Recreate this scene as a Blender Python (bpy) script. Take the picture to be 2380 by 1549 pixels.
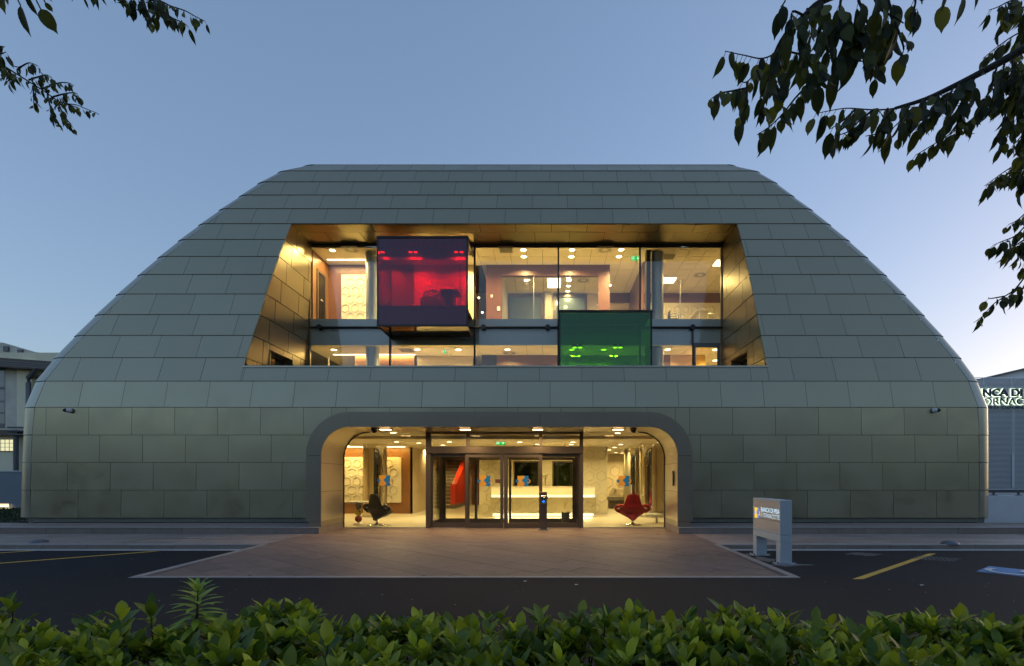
import bpy, math, random
from mathutils import Vector, Matrix, Euler
R = random.Random(7)
rad = math.radians
S = bpy.context.scene
for o in list(bpy.data.objects): bpy.data.objects.remove(o)
COL = S.collection
K = 0.817          # layout units -> metres, applied once at the very end
F = 1190.0         # focal length in units of a 2380 px wide picture
EYE = 1.84

# ------------------------------------------------------------------ camera
cam_d = bpy.data.cameras.new('camera'); cam = bpy.data.objects.new('camera', cam_d); COL.objects.link(cam)
cam.location = (0, 0, EYE); cam.rotation_euler = (rad(90), 0, 0)
cam_d.sensor_width = 36; cam_d.lens = 18.0
cam_d.shift_x = -85/2380; cam_d.shift_y = 338.5/2380
cam_d.clip_start = 0.05; cam_d.clip_end = 3000
S.camera = cam
# ------------------------------------------------------------------ world
W = bpy.data.worlds.new('World'); S.world = W; W.use_nodes = True
wn = W.node_tree; wn.nodes.clear()
SUN_EL, SUN_AZ = rad(3.0), rad(62)
sky = wn.nodes.new('ShaderNodeTexSky'); sky.sky_type = 'NISHITA'; sky.sun_disc = False
sky.sun_elevation = SUN_EL; sky.sun_rotation = SUN_AZ
sky.altitude = 50; sky.air_density = 1.0; sky.dust_density = 1.1; sky.ozone_density = 2.2
bg = wn.nodes.new('ShaderNodeBackground'); bg.inputs[1].default_value = 0.15
wo = wn.nodes.new('ShaderNodeOutputWorld')
tint = wn.nodes.new('ShaderNodeMix'); tint.data_type = 'RGBA'; tint.blend_type = 'MULTIPLY'; tint.inputs[0].default_value = 1.0
tint.inputs[7].default_value = (.655, .685, .82, 1)
gm = wn.nodes.new('ShaderNodeGamma'); gm.inputs[1].default_value = .6
wn.links.new(sky.outputs[0], gm.inputs[0]); wn.links.new(gm.outputs[0], tint.inputs[6]); wn.links.new(tint.outputs[2], bg.inputs[0]); wn.links.new(bg.outputs[0], wo.inputs[0])
# ------------------------------------------------------------------ sun (already at the horizon: very weak)
sd = bpy.data.lights.new('sun', 'SUN'); sun = bpy.data.objects.new('sun', sd); COL.objects.link(sun)
sd.energy = 0.05; sd.angle = rad(12); sd.color = (1.0, .82, .62)
sun.rotation_euler = Vector((-math.sin(SUN_AZ)*math.cos(SUN_EL+.12), -math.cos(SUN_AZ)*math.cos(SUN_EL+.12), -math.sin(SUN_EL+.12))).to_track_quat('-Z', 'Y').to_euler()
S.view_settings.view_transform = 'Standard'; S.view_settings.look = 'None'
S.view_settings.exposure = 2.2; S.view_settings.gamma = 1.0
S.view_settings.use_curve_mapping = False
S.render.engine = 'CYCLES'
S.cycles.max_bounces = 9; S.cycles.transparent_max_bounces = 24; S.cycles.transmission_bounces = 6
S.cycles.sample_clamp_indirect = 4.0; S.cycles.caustics_reflective = False; S.cycles.caustics_refractive = False
LAMP = 0.50        # power of every indoor lamp
GLOW = 0.24        # strength of every glowing surface (the exposure above lifts them again)

# ------------------------------------------------------------------ helpers
def PX(u, v, Y): return Vector(((u-1275)*Y/F, Y, EYE-(v-1113)*Y/F))
def UX(u, Y): return (u-1275)*Y/F
def VZ(v, Y): return EYE-(v-1113)*Y/F
def tag(o, label=None, cat=None, group=None, kind=None):
    if label: o['label'] = label
    if cat: o['category'] = cat
    if group: o['group'] = group
    if kind: o['kind'] = kind
    return o
def empty(name, loc=(0, 0, 0), parent=None):
    o = bpy.data.objects.new(name, None); COL.objects.link(o); o.empty_display_size = .2
    if parent is not None: o.location = Vector(loc)-wloc(parent); o.parent = parent
    else: o.location = loc
    return o
def wloc(o):
    v = Vector((0, 0, 0))
    while o is not None: v += o.location; o = o.parent
    return v
def thing(name, label, cat, loc=(0, 0, 0), group=None): return tag(empty(name, loc), label, cat, group)
class MB:
    def __init__(s): s.v = []; s.f = []; s.sm = []
    def add(s, vs, fs, smooth=False):
        n = len(s.v); s.v += [tuple(p) for p in vs]
        for f in fs: s.f.append([i+n for i in f]); s.sm.append(smooth)
        return s
    def box(s, x0, x1, y0, y1, z0, z1, bev=0):
        if x1 < x0: x0, x1 = x1, x0
        if y1 < y0: y0, y1 = y1, y0
        if z1 < z0: z0, z1 = z1, z0
        if bev:
            b = bev; q = [(x0+b, y0+b), (x1-b, y0+b), (x1-b, y1-b), (x0+b, y1-b)]
            o = [(x0, y0), (x1, y0), (x1, y1), (x0, y1)]
            vs = [(x, y, z0) for x, y in q]+[(x, y, z0+b) for x, y in o]+[(x, y, z1-b) for x, y in o]+[(x, y, z1) for x, y in q]
            fs = [(3, 2, 1, 0), (12, 13, 14, 15)]
            for r in range(3):
                for i in range(4): j = (i+1) % 4; fs.append((r*4+i, r*4+j, r*4+4+j, r*4+4+i))
            return s.add(vs, fs)
        return s.add([(x0, y0, z0), (x1, y0, z0), (x1, y1, z0), (x0, y1, z0), (x0, y0, z1), (x1, y0, z1), (x1, y1, z1), (x0, y1, z1)],
                     [(3, 2, 1, 0), (4, 5, 6, 7), (0, 1, 5, 4), (1, 2, 6, 5), (2, 3, 7, 6), (3, 0, 4, 7)])
    def hexa(s, a, b):      # a, b: two equal loops of points joined by sides
        n = len(a); fs = [tuple(range(n-1, -1, -1)), tuple(range(n, 2*n))]
        for i in range(n): j = (i+1) % n; fs.append((i, j, n+j, n+i))
        return s.add(list(a)+list(b), fs)
    def prism_y(s, poly, y0, y1): return s.hexa([(x, y0, z) for x, z in poly], [(x, y1, z) for x, z in poly])
    def prism_z(s, poly, z0, z1): return s.hexa([(x, y, z0) for x, y in poly], [(x, y, z1) for x, y in poly])
    def prism_x(s, poly, x0, x1): return s.hexa([(x0, y, z) for y, z in poly], [(x1, y, z) for y, z in poly])
    def lathe(s, prof, c=(0, 0, 0), n=24, sx=1, sy=1, cap=True):
        vs = []; fs = []; m = len(prof)
        for r, z in prof:
            for i in range(n): a = 2*math.pi*i/n; vs.append((c[0]+r*math.cos(a)*sx, c[1]+r*math.sin(a)*sy, c[2]+z))
        for k in range(m-1):
            for i in range(n): j = (i+1) % n; fs.append((k*n+i, k*n+j, (k+1)*n+j, (k+1)*n+i))
        s.add(vs, fs, True)
        if cap:
            s.add(vs[:n], [tuple(range(n-1, -1, -1))]); s.add(vs[-n:], [tuple(range(n))])
        return s
    def cyl(s, c, r, z0, z1, n=20): return s.lathe([(r, z0), (r, z1)], (c[0], c[1], 0), n)
    def tube(s, pts, r, n=8, caps=True):
        pts = [Vector(p) for p in pts]; rs = r if isinstance(r, (list, tuple)) else [r]*len(pts)
        up = Vector((0, 0, 1)); vs = []
        for i, p in enumerate(pts):
            d = (pts[min(i+1, len(pts)-1)]-pts[max(i-1, 0)]).normalized()
            a = d.cross(up) if abs(d.dot(up)) < .95 else d.cross(Vector((1, 0, 0))); a.normalize(); b = d.cross(a)
            for k in range(n): t = 2*math.pi*k/n; vs.append(p+(a*math.cos(t)+b*math.sin(t))*rs[i])
        fs = []
        for i in range(len(pts)-1):
            for k in range(n): j = (k+1) % n; fs.append((i*n+k, i*n+j, (i+1)*n+j, (i+1)*n+k))
        s.add(vs, fs, True)
        if caps: s.add(vs[:n], [tuple(range(n))]); s.add(vs[-n:], [tuple(range(n-1, -1, -1))])
        return s
    def mesh(s, name, mat, off=(0, 0, 0)):
        me = bpy.data.meshes.new(name); ox, oy, oz = off
        me.from_pydata([(x-ox, y-oy, z-oz) for x, y, z in s.v], [], s.f)
        me.polygons.foreach_set('use_smooth', s.sm)
        if mat: me.materials.append(mat)
        me.update(); return me
    def build(s, name, mat, parent=None, loc=None):
        """world-space geometry -> one object (origin at parent's, or at loc when top-level)"""
        off = wloc(parent) if parent is not None else Vector(loc or (0, 0, 0))
        o = bpy.data.objects.new(name, s.mesh(name, mat, off)); COL.objects.link(o)
        if parent is not None: o.parent = parent
        else: o.location = off
        return o
def inst(name, me, parent, loc, rot=None, scale=None):
    o = bpy.data.objects.new(name, me); COL.objects.link(o)
    if parent is not None: o.parent = parent
    o.location = Vector(loc)-(wloc(parent) if parent is not None else Vector((0, 0, 0)))
    if rot is not None: o.rotation_euler = rot
    if scale is not None: o.scale = scale
    return o
def copy_tree(o, parent=None):
    c = o.copy(); COL.objects.link(c); c.parent = parent
    for ch in list(o.children): copy_tree(ch, c)
    return c
def clip(poly, a, b, c):        # keep a*x+b*y<=c
    out = []
    for i in range(len(poly)):
        p, q = poly[i], poly[(i+1) % len(poly)]
        dp, dq = a*p[0]+b*p[1]-c, a*q[0]+b*q[1]-c
        if dp <= 0: out.append(p)
        if (dp < 0 < dq) or (dq < 0 < dp): t = dp/(dp-dq); out.append((p[0]+t*(q[0]-p[0]), p[1]+t*(q[1]-p[1])))
    return out
def area2(p): return abs(sum(p[i][0]*p[(i+1) % len(p)][1]-p[(i+1) % len(p)][0]*p[i][1] for i in range(len(p))))/2 if len(p) > 2 else 0
def shrink(poly, g):            # inset a convex polygon
    n = len(poly); A = sum(poly[i][0]*poly[(i+1) % n][1]-poly[(i+1) % n][0]*poly[i][1] for i in range(n))
    sgn = 1 if A > 0 else -1; out = poly
    for i in range(n):
        p, q = poly[i], poly[(i+1) % n]; dx, dy = q[0]-p[0], q[1]-p[1]; L = math.hypot(dx, dy)
        if L < 1e-6: continue
        nx, ny = dy/L*sgn, -dx/L*sgn
        out = clip(out, nx, ny, nx*p[0]+ny*p[1]-g)
        if len(out) < 3: return []
    return out
# ------------------------------------------------------------------ materials
def mat(name, base, rough=.5, metal=0, var=0, vscale=3, bump=0, bscale=20, rnd=0, spec=None, emit=None, es=0, coat=0, detail=4, stretch=None, rvar=0, bdet=5):
    m = bpy.data.materials.new(name); m.use_nodes = True; nt = m.node_tree; b = nt.nodes['Principled BSDF']
    b.inputs['Base Color'].default_value = (*base, 1); b.inputs['Roughness'].default_value = rough; b.inputs['Metallic'].default_value = metal
    if spec is not None: b.inputs['Specular IOR Level'].default_value = spec
    if coat: b.inputs['Coat Weight'].default_value = coat; b.inputs['Coat Roughness'].default_value = .08
    if emit: b.inputs['Emission Color'].default_value = (*emit, 1); b.inputs['Emission Strength'].default_value = es*GLOW
    tc = nt.nodes.new('ShaderNodeTexCoord'); src = tc.outputs['Object']
    if stretch:
        mp = nt.nodes.new('ShaderNodeMapping'); mp.inputs['Scale'].default_value = stretch; nt.links.new(src, mp.inputs[0]); src = mp.outputs[0]
    fac = None
    if var or rvar:
        n = nt.nodes.new('ShaderNodeTexNoise'); n.inputs['Scale'].default_value = vscale; n.inputs['Detail'].default_value = detail; n.inputs['Roughness'].default_value = .65
        nt.links.new(src, n.inputs['Vector'])
        if rnd:
            oi = nt.nodes.new('ShaderNodeObjectInfo'); ad = nt.nodes.new('ShaderNodeVectorMath'); ad.operation = 'MULTIPLY_ADD'
            cb = nt.nodes.new('ShaderNodeCombineXYZ')
            for i in range(3): nt.links.new(oi.outputs['Random'], cb.inputs[i])
            ad.inputs[1].default_value = (37, 53, 71)
            nt.links.new(cb.outputs[0], ad.inputs[0]); nt.links.new(src, ad.inputs[2]); nt.links.new(ad.outputs[0], n.inputs['Vector'])
        fac = n.outputs['Fac']
        if rvar:
            mr = nt.nodes.new('ShaderNodeMapRange'); mr.inputs[1].default_value = .3; mr.inputs[2].default_value = .7
            mr.inputs[3].default_value = max(rough-rvar, .02); mr.inputs[4].default_value = rough+rvar
            nt.links.new(fac, mr.inputs[0]); nt.links.new(mr.outputs[0], b.inputs['Roughness'])
    if var or rnd:
        hs = nt.nodes.new('ShaderNodeHueSaturation'); hs.inputs['Color'].default_value = (*base, 1)
        val = nt.nodes.new('ShaderNodeMath'); val.operation = 'MULTIPLY_ADD'; val.inputs[1].default_value = 2*var; val.inputs[2].default_value = 1-var
        if fac: nt.links.new(fac, val.inputs[0])
        else: val.inputs[0].default_value = .5
        last = val.outputs[0]
        if rnd:
            oi2 = nt.nodes.new('ShaderNodeObjectInfo'); r2 = nt.nodes.new('ShaderNodeMath'); r2.operation = 'MULTIPLY_ADD'
            r2.inputs[1].default_value = 2*rnd; r2.inputs[2].default_value = 1-rnd
            nt.links.new(oi2.outputs['Random'], r2.inputs[0])
            mu = nt.nodes.new('ShaderNodeMath'); mu.operation = 'MULTIPLY'; nt.links.new(last, mu.inputs[0]); nt.links.new(r2.outputs[0], mu.inputs[1]); last = mu.outputs[0]
        nt.links.new(last, hs.inputs['Value']); nt.links.new(hs.outputs[0], b.inputs['Base Color'])
    if bump:
        n2 = nt.nodes.new('ShaderNodeTexNoise'); n2.inputs['Scale'].default_value = bscale; n2.inputs['Detail'].default_value = bdet
        nt.links.new(src, n2.inputs['Vector']); bp = nt.nodes.new('ShaderNodeBump'); bp.inputs['Strength'].default_value = bump; bp.inputs['Distance'].default_value = .05
        nt.links.new(n2.outputs['Fac'], bp.inputs['Height']); nt.links.new(bp.outputs[0], b.inputs['Normal'])
    return m
def glass(name, tint=(1, 1, 1), refl=1.0, rough=0.0, ior=1.5, haze=0, hazec=(.5, .5, .5)):
    m = bpy.data.materials.new(name); m.use_nodes = True; nt = m.node_tree; nt.nodes.clear()
    t = nt.nodes.new('ShaderNodeBsdfTransparent'); t.inputs[0].default_value = (*tint, 1)
    g = nt.nodes.new('ShaderNodeBsdfGlossy'); g.inputs['Roughness'].default_value = rough; g.inputs[0].default_value = (1, 1, 1, 1)
    fr = nt.nodes.new('ShaderNodeFresnel'); fr.inputs[0].default_value = ior
    mu = nt.nodes.new('ShaderNodeMath'); mu.operation = 'MULTIPLY'; mu.inputs[1].default_value = refl; mu.use_clamp = True
    mx = nt.nodes.new('ShaderNodeMixShader'); o = nt.nodes.new('ShaderNodeOutputMaterial')
    nt.links.new(fr.outputs[0], mu.inputs[0]); nt.links.new(mu.outputs[0], mx.inputs[0]); nt.links.new(g.outputs[0], mx.inputs[2])
    if haze:
        d = nt.nodes.new('ShaderNodeBsdfDiffuse'); d.inputs[0].default_value = (*hazec, 1); m2 = nt.nodes.new('ShaderNodeMixShader'); m2.inputs[0].default_value = haze
        nt.links.new(t.outputs[0], m2.inputs[1]); nt.links.new(d.outputs[0], m2.inputs[2]); nt.links.new(m2.outputs[0], mx.inputs[1])
    else: nt.links.new(t.outputs[0], mx.inputs[1])
    nt.links.new(mx.outputs[0], o.inputs[0]); return m
def emis(name, c, s):
    m = bpy.data.materials.new(name); m.use_nodes = True; nt = m.node_tree; nt.nodes.clear()
    e = nt.nodes.new('ShaderNodeEmission'); e.inputs[0].default_value = (*c, 1); e.inputs[1].default_value = s*GLOW
    o = nt.nodes.new('ShaderNodeOutputMaterial'); nt.links.new(e.outputs[0], o.inputs[0]); return m
def leafmat(name, dark, light, rough=.4, trans=.25):
    m = bpy.data.materials.new(name); m.use_nodes = True; nt = m.node_tree; b = nt.nodes['Principled BSDF']
    at = nt.nodes.new('ShaderNodeAttribute'); at.attribute_name = 'tone'
    cr = nt.nodes.new('ShaderNodeValToRGB'); cr.color_ramp.elements[0].color = (*dark, 1); cr.color_ramp.elements[1].color = (*light, 1)
    no = nt.nodes.new('ShaderNodeTexNoise'); no.inputs['Scale'].default_value = 25; tc = nt.nodes.new('ShaderNodeTexCoord')
    nt.links.new(tc.outputs['Object'], no.inputs['Vector'])
    ma = nt.nodes.new('ShaderNodeMath'); ma.operation = 'MULTIPLY_ADD'; ma.inputs[1].default_value = .3; ma.inputs[2].default_value = -.15
    ad = nt.nodes.new('ShaderNodeMath'); ad.operation = 'ADD'
    nt.links.new(no.outputs['Fac'], ma.inputs[0]); nt.links.new(at.outputs['Fac'], ad.inputs[0]); nt.links.new(ma.outputs[0], ad.inputs[1]); nt.links.new(ad.outputs[0], cr.inputs[0])
    nt.links.new(cr.outputs[0], b.inputs['Base Color']); b.inputs['Roughness'].default_value = rough
    tr = nt.nodes.new('ShaderNodeBsdfTranslucent'); nt.links.new(cr.outputs[0], tr.inputs[0])
    mx = nt.nodes.new('ShaderNodeMixShader'); mx.inputs[0].default_value = trans; o = nt.nodes['Material Output']
    nt.links.new(b.outputs[0], mx.inputs[1]); nt.links.new(tr.outputs[0], mx.inputs[2]); nt.links.new(mx.outputs[0], o.inputs[0]); return m
M = {}
M['zinc'] = mat('zinc_cladding', (.385, .358, .25), .36, .90, var=.05, vscale=1.1, bump=.22, bscale=1.0, bdet=0, rnd=.03, rvar=.08)
M['zinc_trim'] = mat('zinc_edge_cladding', (.40, .40, .33), .34, .8, var=.08, vscale=1.5, rvar=.06)
M['bronze'] = mat('golden_bronze_cladding', (.33, .275, .15), .36, .82, rnd=.07)
M['arch'] = mat('arch_dark_metal', (.31, .27, .205), .38, .65, var=.08, vscale=1.5, bump=.06, bscale=1.2, bdet=0, rvar=.05)
M['archin'] = mat('arch_lining_metal', (.50, .44, .34), .32, .7, var=.05, vscale=1.2, bump=.05, bscale=1.1, bdet=0, rvar=.05)
M['black'] = mat('black_joint_backing', (.03, .03, .028), .8)
M['darkmetal'] = mat('dark_steel', (.03, .031, .034), .4, .6)
M['skirt'] = mat('skirting_metal', (.22, .235, .2), .45, .5, var=.08)
M['frame'] = mat('bronze_door_frame', (.14, .11, .085), .38, .6, var=.06, vscale=2)
M['steel'] = mat('brushed_steel', (.5, .49, .46), .3, 1.0, var=.06)
M['mirror'] = mat('mirror_steel', (.70, .66, .58), .05, 1.0)
M['chrome'] = mat('chrome', (.8, .8, .8), .08, 1.0)
M['asphalt'] = mat('asphalt', (.0165, .0175, .021), .85, 0, spec=.22, var=.62, vscale=.55, bump=.35, bscale=160, detail=9)
M['stone'] = mat('porphyry_stone', (.20, .135, .108), .62, 0, var=.34, vscale=4.5, bump=.14, bscale=18, rnd=.12, detail=8)
M['stone2'] = mat('grey_brown_stone', (.31, .245, .205), .62, 0, var=.30, vscale=4.5, bump=.12, bscale=18, rnd=.14, detail=8)
M['kerb'] = mat('kerb_stone', (.26, .215, .18), .66, 0, var=.32, vscale=4, bump=.12, bscale=15, rnd=.12, detail=8)
M['kerbtop'] = mat('pale_kerb_edge', (.31, .275, .25), .6, 0, var=.25, vscale=5, rnd=.08, detail=7)
M['joint'] = mat('mortar', (.12, .095, .085), .9, 0, var=.2)
M['gutter'] = mat('pale_gutter_concrete', (.45, .44, .43), .8, 0, var=.4, vscale=6, detail=8)
M['yellow'] = mat('yellow_road_paint', (.66, .40, .055), .7, 0, var=.35, vscale=9, detail=9)
M['bluepaint'] = mat('blue_road_paint', (.06, .22, .48), .6, 0, var=.2, vscale=10, detail=8)
M['whitepaint'] = mat('white_road_paint', (.62, .64, .66), .6, 0, var=.18, vscale=10, detail=8)
M['scuff'] = mat('cement_dust', (.13, .13, .13), .9, 0, var=.5, vscale=20, detail=8)
M['grass'] = mat('grass_blades', (.035, .07, .018), .7, 0, var=.4, vscale=10)
M['soil'] = mat('soil', (.03, .028, .018), .9, 0, var=.4)
M['cream'] = mat('cream_interior_paint', (.66, .56, .40), .6, 0, var=.03)
M['white'] = mat('white_interior_panel', (.56, .52, .42), .5, 0)
M['hex'] = mat('hexagon_relief_shaded', (.44, .40, .31), .5, 0)  # darker than the white panel: relief shading put into the colour
M['hexline'] = mat('hexagon_groove', (.42, .37, .28), .6, 0)
M['ceiling'] = mat('ceiling_tile_white', (.66, .60, .48), .8, 0, rnd=.02)
M['grid'] = mat('ceiling_grid', (.10, .09, .07), .7)
M['wood'] = mat('brown_wood_panel', (.19, .085, .03), .40, 0, var=.25, vscale=3, stretch=(1, 1, 9), detail=6)
M['woodred'] = mat('reddish_wood_panel', (.13, .055, .038), .40, 0, var=.2, vscale=3, stretch=(9, 1, 1), detail=6)
M['navy'] = mat('dark_cabinet', (.03, .03, .045), .5)
M['spandrel'] = mat('blue_grey_spandrel', (.60, .70, .74), .45, .1, var=.03)
M['concrete_col'] = mat('painted_column', (.42, .46, .46), .35, .2)
M['floor'] = mat('pale_stone_floor', (.46, .42, .34), .42, 0, var=.06, vscale=3, spec=.35)
M['carpet'] = mat('office_floor', (.55, .50, .40), .6, 0, var=.1)
M['red'] = mat('red_lacquer', (.62, .035, .01), .3, 0, coat=.3)
M['redleather'] = mat('red_leather', (.33, .012, .01), .38, 0, var=.15, vscale=12, bump=.04, bscale=90)
M['blackleather'] = mat('black_leather', (.014, .013, .013), .4, 0, var=.15, vscale=12, bump=.04, bscale=90)
M['stair'] = mat('stair_grey_stone', (.34, .31, .25), .5, 0, var=.08)
M['stairdark'] = mat('stair_skirting', (.16, .15, .125), .5)
M['orange'] = mat('logo_orange', (.62, .30, .03), .5)
M['blue'] = mat('logo_blue', (.005, .16, .42), .5)
M['sign'] = mat('sign_grey_paint', (.56, .62, .66), .42, .15, var=.05, vscale=2)
M['signface'] = mat('sign_face_lit_tone', (.58, .53, .50), .4, .2, var=.04, vscale=2)  # warm raised tone, the glow on the face put into its colour
M['signtext'] = emis('lit_sign_letters', (.62, .84, 1.0), .85)
M['signtext2'] = mat('sign_small_letters', (.1, .08, .09), .5)
M['signorange'] = emis('lit_logo_orange', (1.0, .62, .06), .95)
M['signblue'] = emis('lit_logo_blue', (.22, .32, .8), .7)
M['navyletter'] = mat('navy_letters', (.012, .03, .075), .35, .2)
M['halo'] = emis('letter_halo_led', (.82, 1.0, .72), 2.0)
M['louvre'] = mat('grey_louvre', (.66, .73, .80), .4, .3, var=.04)
M['louvre_back'] = mat('louvre_backing', (.14, .17, .21), .6, .1)
M['concrete'] = mat('fair_faced_concrete', (.62, .63, .64), .75, 0, var=.12, vscale=3, bump=.05, bscale=12, detail=7)
M['greywall'] = mat('grey_painted_wall', (.22, .26, .30), .75, 0, var=.08, vscale=1.2)
M['render'] = mat('cream_render', (.80, .78, .58), .8, 0, var=.12, vscale=1.6, detail=7)
M['oldrender'] = mat('weathered_render', (.58, .58, .50), .85, 0, var=.5, vscale=1.3, detail=8)
M['brown'] = mat('brown_gutter_metal', (.085, .075, .072), .5, .3)
M['pipe'] = mat('grey_pipe', (.12, .13, .15), .45, .4)
M['whitecam'] = mat('white_camera_plastic', (.6, .6, .6), .35)
M['blackgl'] = mat('black_gloss', (.01, .01, .012), .12)
M['bark'] = mat('dark_bark', (.035, .03, .024), .85, 0, var=.3, bump=.3, bscale=30)
M['twig'] = mat('twig_bark', (.03, .027, .022), .8)
M['stem'] = mat('hedge_stem', (.045, .04, .02), .8)
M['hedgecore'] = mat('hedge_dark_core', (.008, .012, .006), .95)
M['leafh'] = leafmat('laurel_leaf', (.04, .11, .016), (.50, .58, .035), .5, .4)
M['leafy'] = leafmat('sprig_leaf', (.18, .34, .03), (.40, .52, .06), .45, .3)
M['leaft'] = leafmat('hackberry_leaf', (.030, .046, .014), (.16, .18, .022), .5, .45)
M['winglass'] = glass('clear_glazing', (.97, .965, .92), 1.15)
M['doorglass'] = glass('door_glazing', (.97, .96, .90), .8)
M['upglass'] = glass('upper_glazing', (.97, .965, .94), 1.3)
M['redglass'] = glass('red_glass', (.50, .010, .036), 1.3, haze=.15, hazec=(.32, .03, .27))  # violet haze colours in the bluish reflection that veils the red
M['boxglass'] = glass('amber_smoked_glass', (.55, .34, .16), 1.0)
M['greenglass'] = glass('green_glass', (.27, .66, .03), 1.2, haze=.13, hazec=(.02, .50, .18))
M['darkglass'] = glass('dark_glass', (.45, .50, .42), .7)
M['purple'] = mat('dark_violet_spandrel', (.30, .03, .36), .2, 0, spec=.5)
M['lamp'] = emis('warm_lamp', (1.0, .80, .46), 11)
M['lampsoft'] = emis('warm_panel_lamp', (1.0, .86, .58), 4.0)
M['soffitlamp'] = emis('amber_soffit_lamp', (1.0, .62, .25), 9)
M['strip'] = emis('counter_light_strip', (1.0, .86, .52), 2.2)
M['counterlit'] = emis('backlit_counter_glass', (1.0, .84, .50), .75)
M['exit'] = emis('exit_green', (.0, .50, .07), 1.1)
M['exitw'] = emis('exit_white', (.75, 1.0, .8), 1.3)
M['bluescreen'] = emis('blue_display', (.02, .22, 1.0), 1.6)
M['winlit'] = emis('lit_window_pane', (.95, .92, .55), .85)
M['wallight'] = emis('wall_light_glow', (1.0, .60, .26), 2.2)
M['yel'] = mat('yellow_plastic', (.55, .42, .02), .35)
M['maroon'] = mat('maroon_plastic', (.18, .015, .02), .35)
M['vent'] = mat('vent_slots', (.02, .017, .012), .6)
M['greenlit'] = mat('green_room_panel', (.25, .33, .05), .6)

def light(parent, loc, power, size=.3, col=(1, .75, .30), rot=None, shape='DISK', size_y=None, spread=170):
    ld = bpy.data.lights.new('lamp', 'AREA'); ld.shape = shape; ld.size = size
    if size_y: ld.size_y = size_y
    ld.energy = power*LAMP; ld.color = col; ld.spread = rad(spread)
    o = bpy.data.objects.new('lamp', ld); COL.objects.link(o)
    o.parent = parent; o.location = Vector(loc)-wloc(parent)
    if rot: o.rotation_euler = rot
    return o

# =================================================================== GROUND
road = MB().add([(-400, -400, 0), (400, -400, 0), (400, 400, 0), (-400, 400, 0)], [(0, 1, 2, 3)]).build('road', M['asphalt'])
tag(road, kind='structure')
YK, YS, YW, YA, YG = 13.34, 15.95, 17.6, 16.1, 17.85     # kerb, step, wall face, arch front, shopfront glass
def tiles(parent, region, z, th, w, h, ang, ox, oy, material, slope=None, gap=.0035, name='paving_slab'):
    """oblong slabs laid in running bond at an angle, clipped to a convex region; slope(y)->z"""
    ca, sa = math.cos(ang), math.sin(ang); n = 0
    xs = [p[0] for p in region]; ys = [p[1] for p in region]
    cx, cy = (min(xs)+max(xs))/2, (min(ys)+max(ys))/2; rr = math.hypot(max(xs)-min(xs), max(ys)-min(ys))/2+1
    ni, nj = int(rr/w)+2, int(rr/h)+2
    e = []
    for i in range(len(region)):
        p, q = region[i], region[(i+1) % len(region)]
        nx, ny = q[1]-p[1], -(q[0]-p[0]); e.append((nx, ny, nx*p[0]+ny*p[1]))
    A = sum(region[i][0]*region[(i+1) % len(region)][1]-region[(i+1) % len(region)][0]*region[i][1] for i in range(len(region)))
    for j in range(-nj, nj+1):
        sh = (j*0.37 % 1)*w
        for i in range(-ni, ni+1):
            a0, b0 = i*w+sh+ox, j*h+oy
            q = [(a0, b0), (a0+w, b0), (a0+w, b0+h), (a0, b0+h)]
            q = [(cx+a*ca-b*sa, cy+a*sa+b*ca) for a, b in q]
            for (a, b, c) in e:
                if A < 0: a, b, c = -a, -b, -c
                q = clip(q, a, b, c)
                if len(q) < 3: break
            if len(q) < 3 or area2(q) < .01: continue
            q = shrink(q, gap)
            if len(q) < 3: continue
            dz = R.uniform(-.0022, .0022)
            f = slope or (lambda y: z)
            top = [(x, y, f(y)+dz) for x, y in q]; bot = [(x, y, f(y)-th) for x, y in q]
            MB().hexa(bot, top).build(name, material, parent); n += 1
    return n
XP0, XP1 = -7.46, 4.45
# lower pavement (z .12) and upper pavement (z .32), left and right of the entrance
lower = MB().prism_x([(YK+.02, -.1), (YS+.2, -.1), (YS+.2, .09), (YK+.02, .09)], -34, 24).build('pavement', M['joint']); tag(lower, kind='structure')
up = MB()
for a, b in ((-34, -7.17), (4.07, 30)): up.box(a, b, YS+.02, 17.75, -.1, .29)
upper = up.build('raised_pavement', M['joint']); tag(upper, kind='structure')
# kerb stones of the lower pavement
def kerbs(x0, x1, y, z0, z1, L, parent, wd=.3):
    n = max(1, round((x1-x0)/L)); st = (x1-x0)/n
    for i in range(n):
        a, b = x0+i*st+.004, x0+(i+1)*st-.004; dy = R.uniform(-.004, .004)
        MB().box(a, b, y+dy, y+wd, z0, z1-.035, .004).build('kerb_stone', M['kerb'], parent)
        MB().box(a, b, y-.012+dy, y+wd, z1-.034, z1, .006).build('kerb_edging', M['kerbtop'], parent)
kerbs(-27, XP0, YK, -.02, .123, 1.15, lower); kerbs(XP1, 20, YK, -.02, .123, 1.15, lower)
kerbs(-27, -7.17, YS, .10, .323, 1.4, upper); kerbs(4.07, 20, YS, .10, .323, 1.4, upper)
tiles(lower, [(-21, YK+.3), (XP0, YK+.3), (XP0, YS-.01), (-21, YS-.01)], .12, .04, 1.1, .48, rad(12), 0, 0, M['stone2'])
tiles(lower, [(XP1, YK+.3), (17, YK+.3), (17, YS-.01), (XP1, YS-.01)], .12, .04, 1.1, .48, rad(-12), 0, 0, M['stone2'])
tiles(lower, [(XP0, YK-.05), (XP1, YK-.05), (XP1, YS-.005), (XP0, YS-.005)], .12, .04, 1.05, .5, rad(-38), 0, 0, M['stone'])
tiles(lower, [(-7.13, YS), (4.03, YS), (4.03, YG-.06), (-7.13, YG-.06)], .12, .04, 1.05, .5, rad(-38), 0, 0, M['stone'])
MB().box(-34, 30, YS+.2, 40, -.1, .08).build('pavement_bed', M['joint'], lower)
for a, b in ((-34, -21), (17, 34)): MB().box(a, b, YK+.3, YS-.01, .0, .12).build('pavement_surface', M['stone2'], lower)
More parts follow.
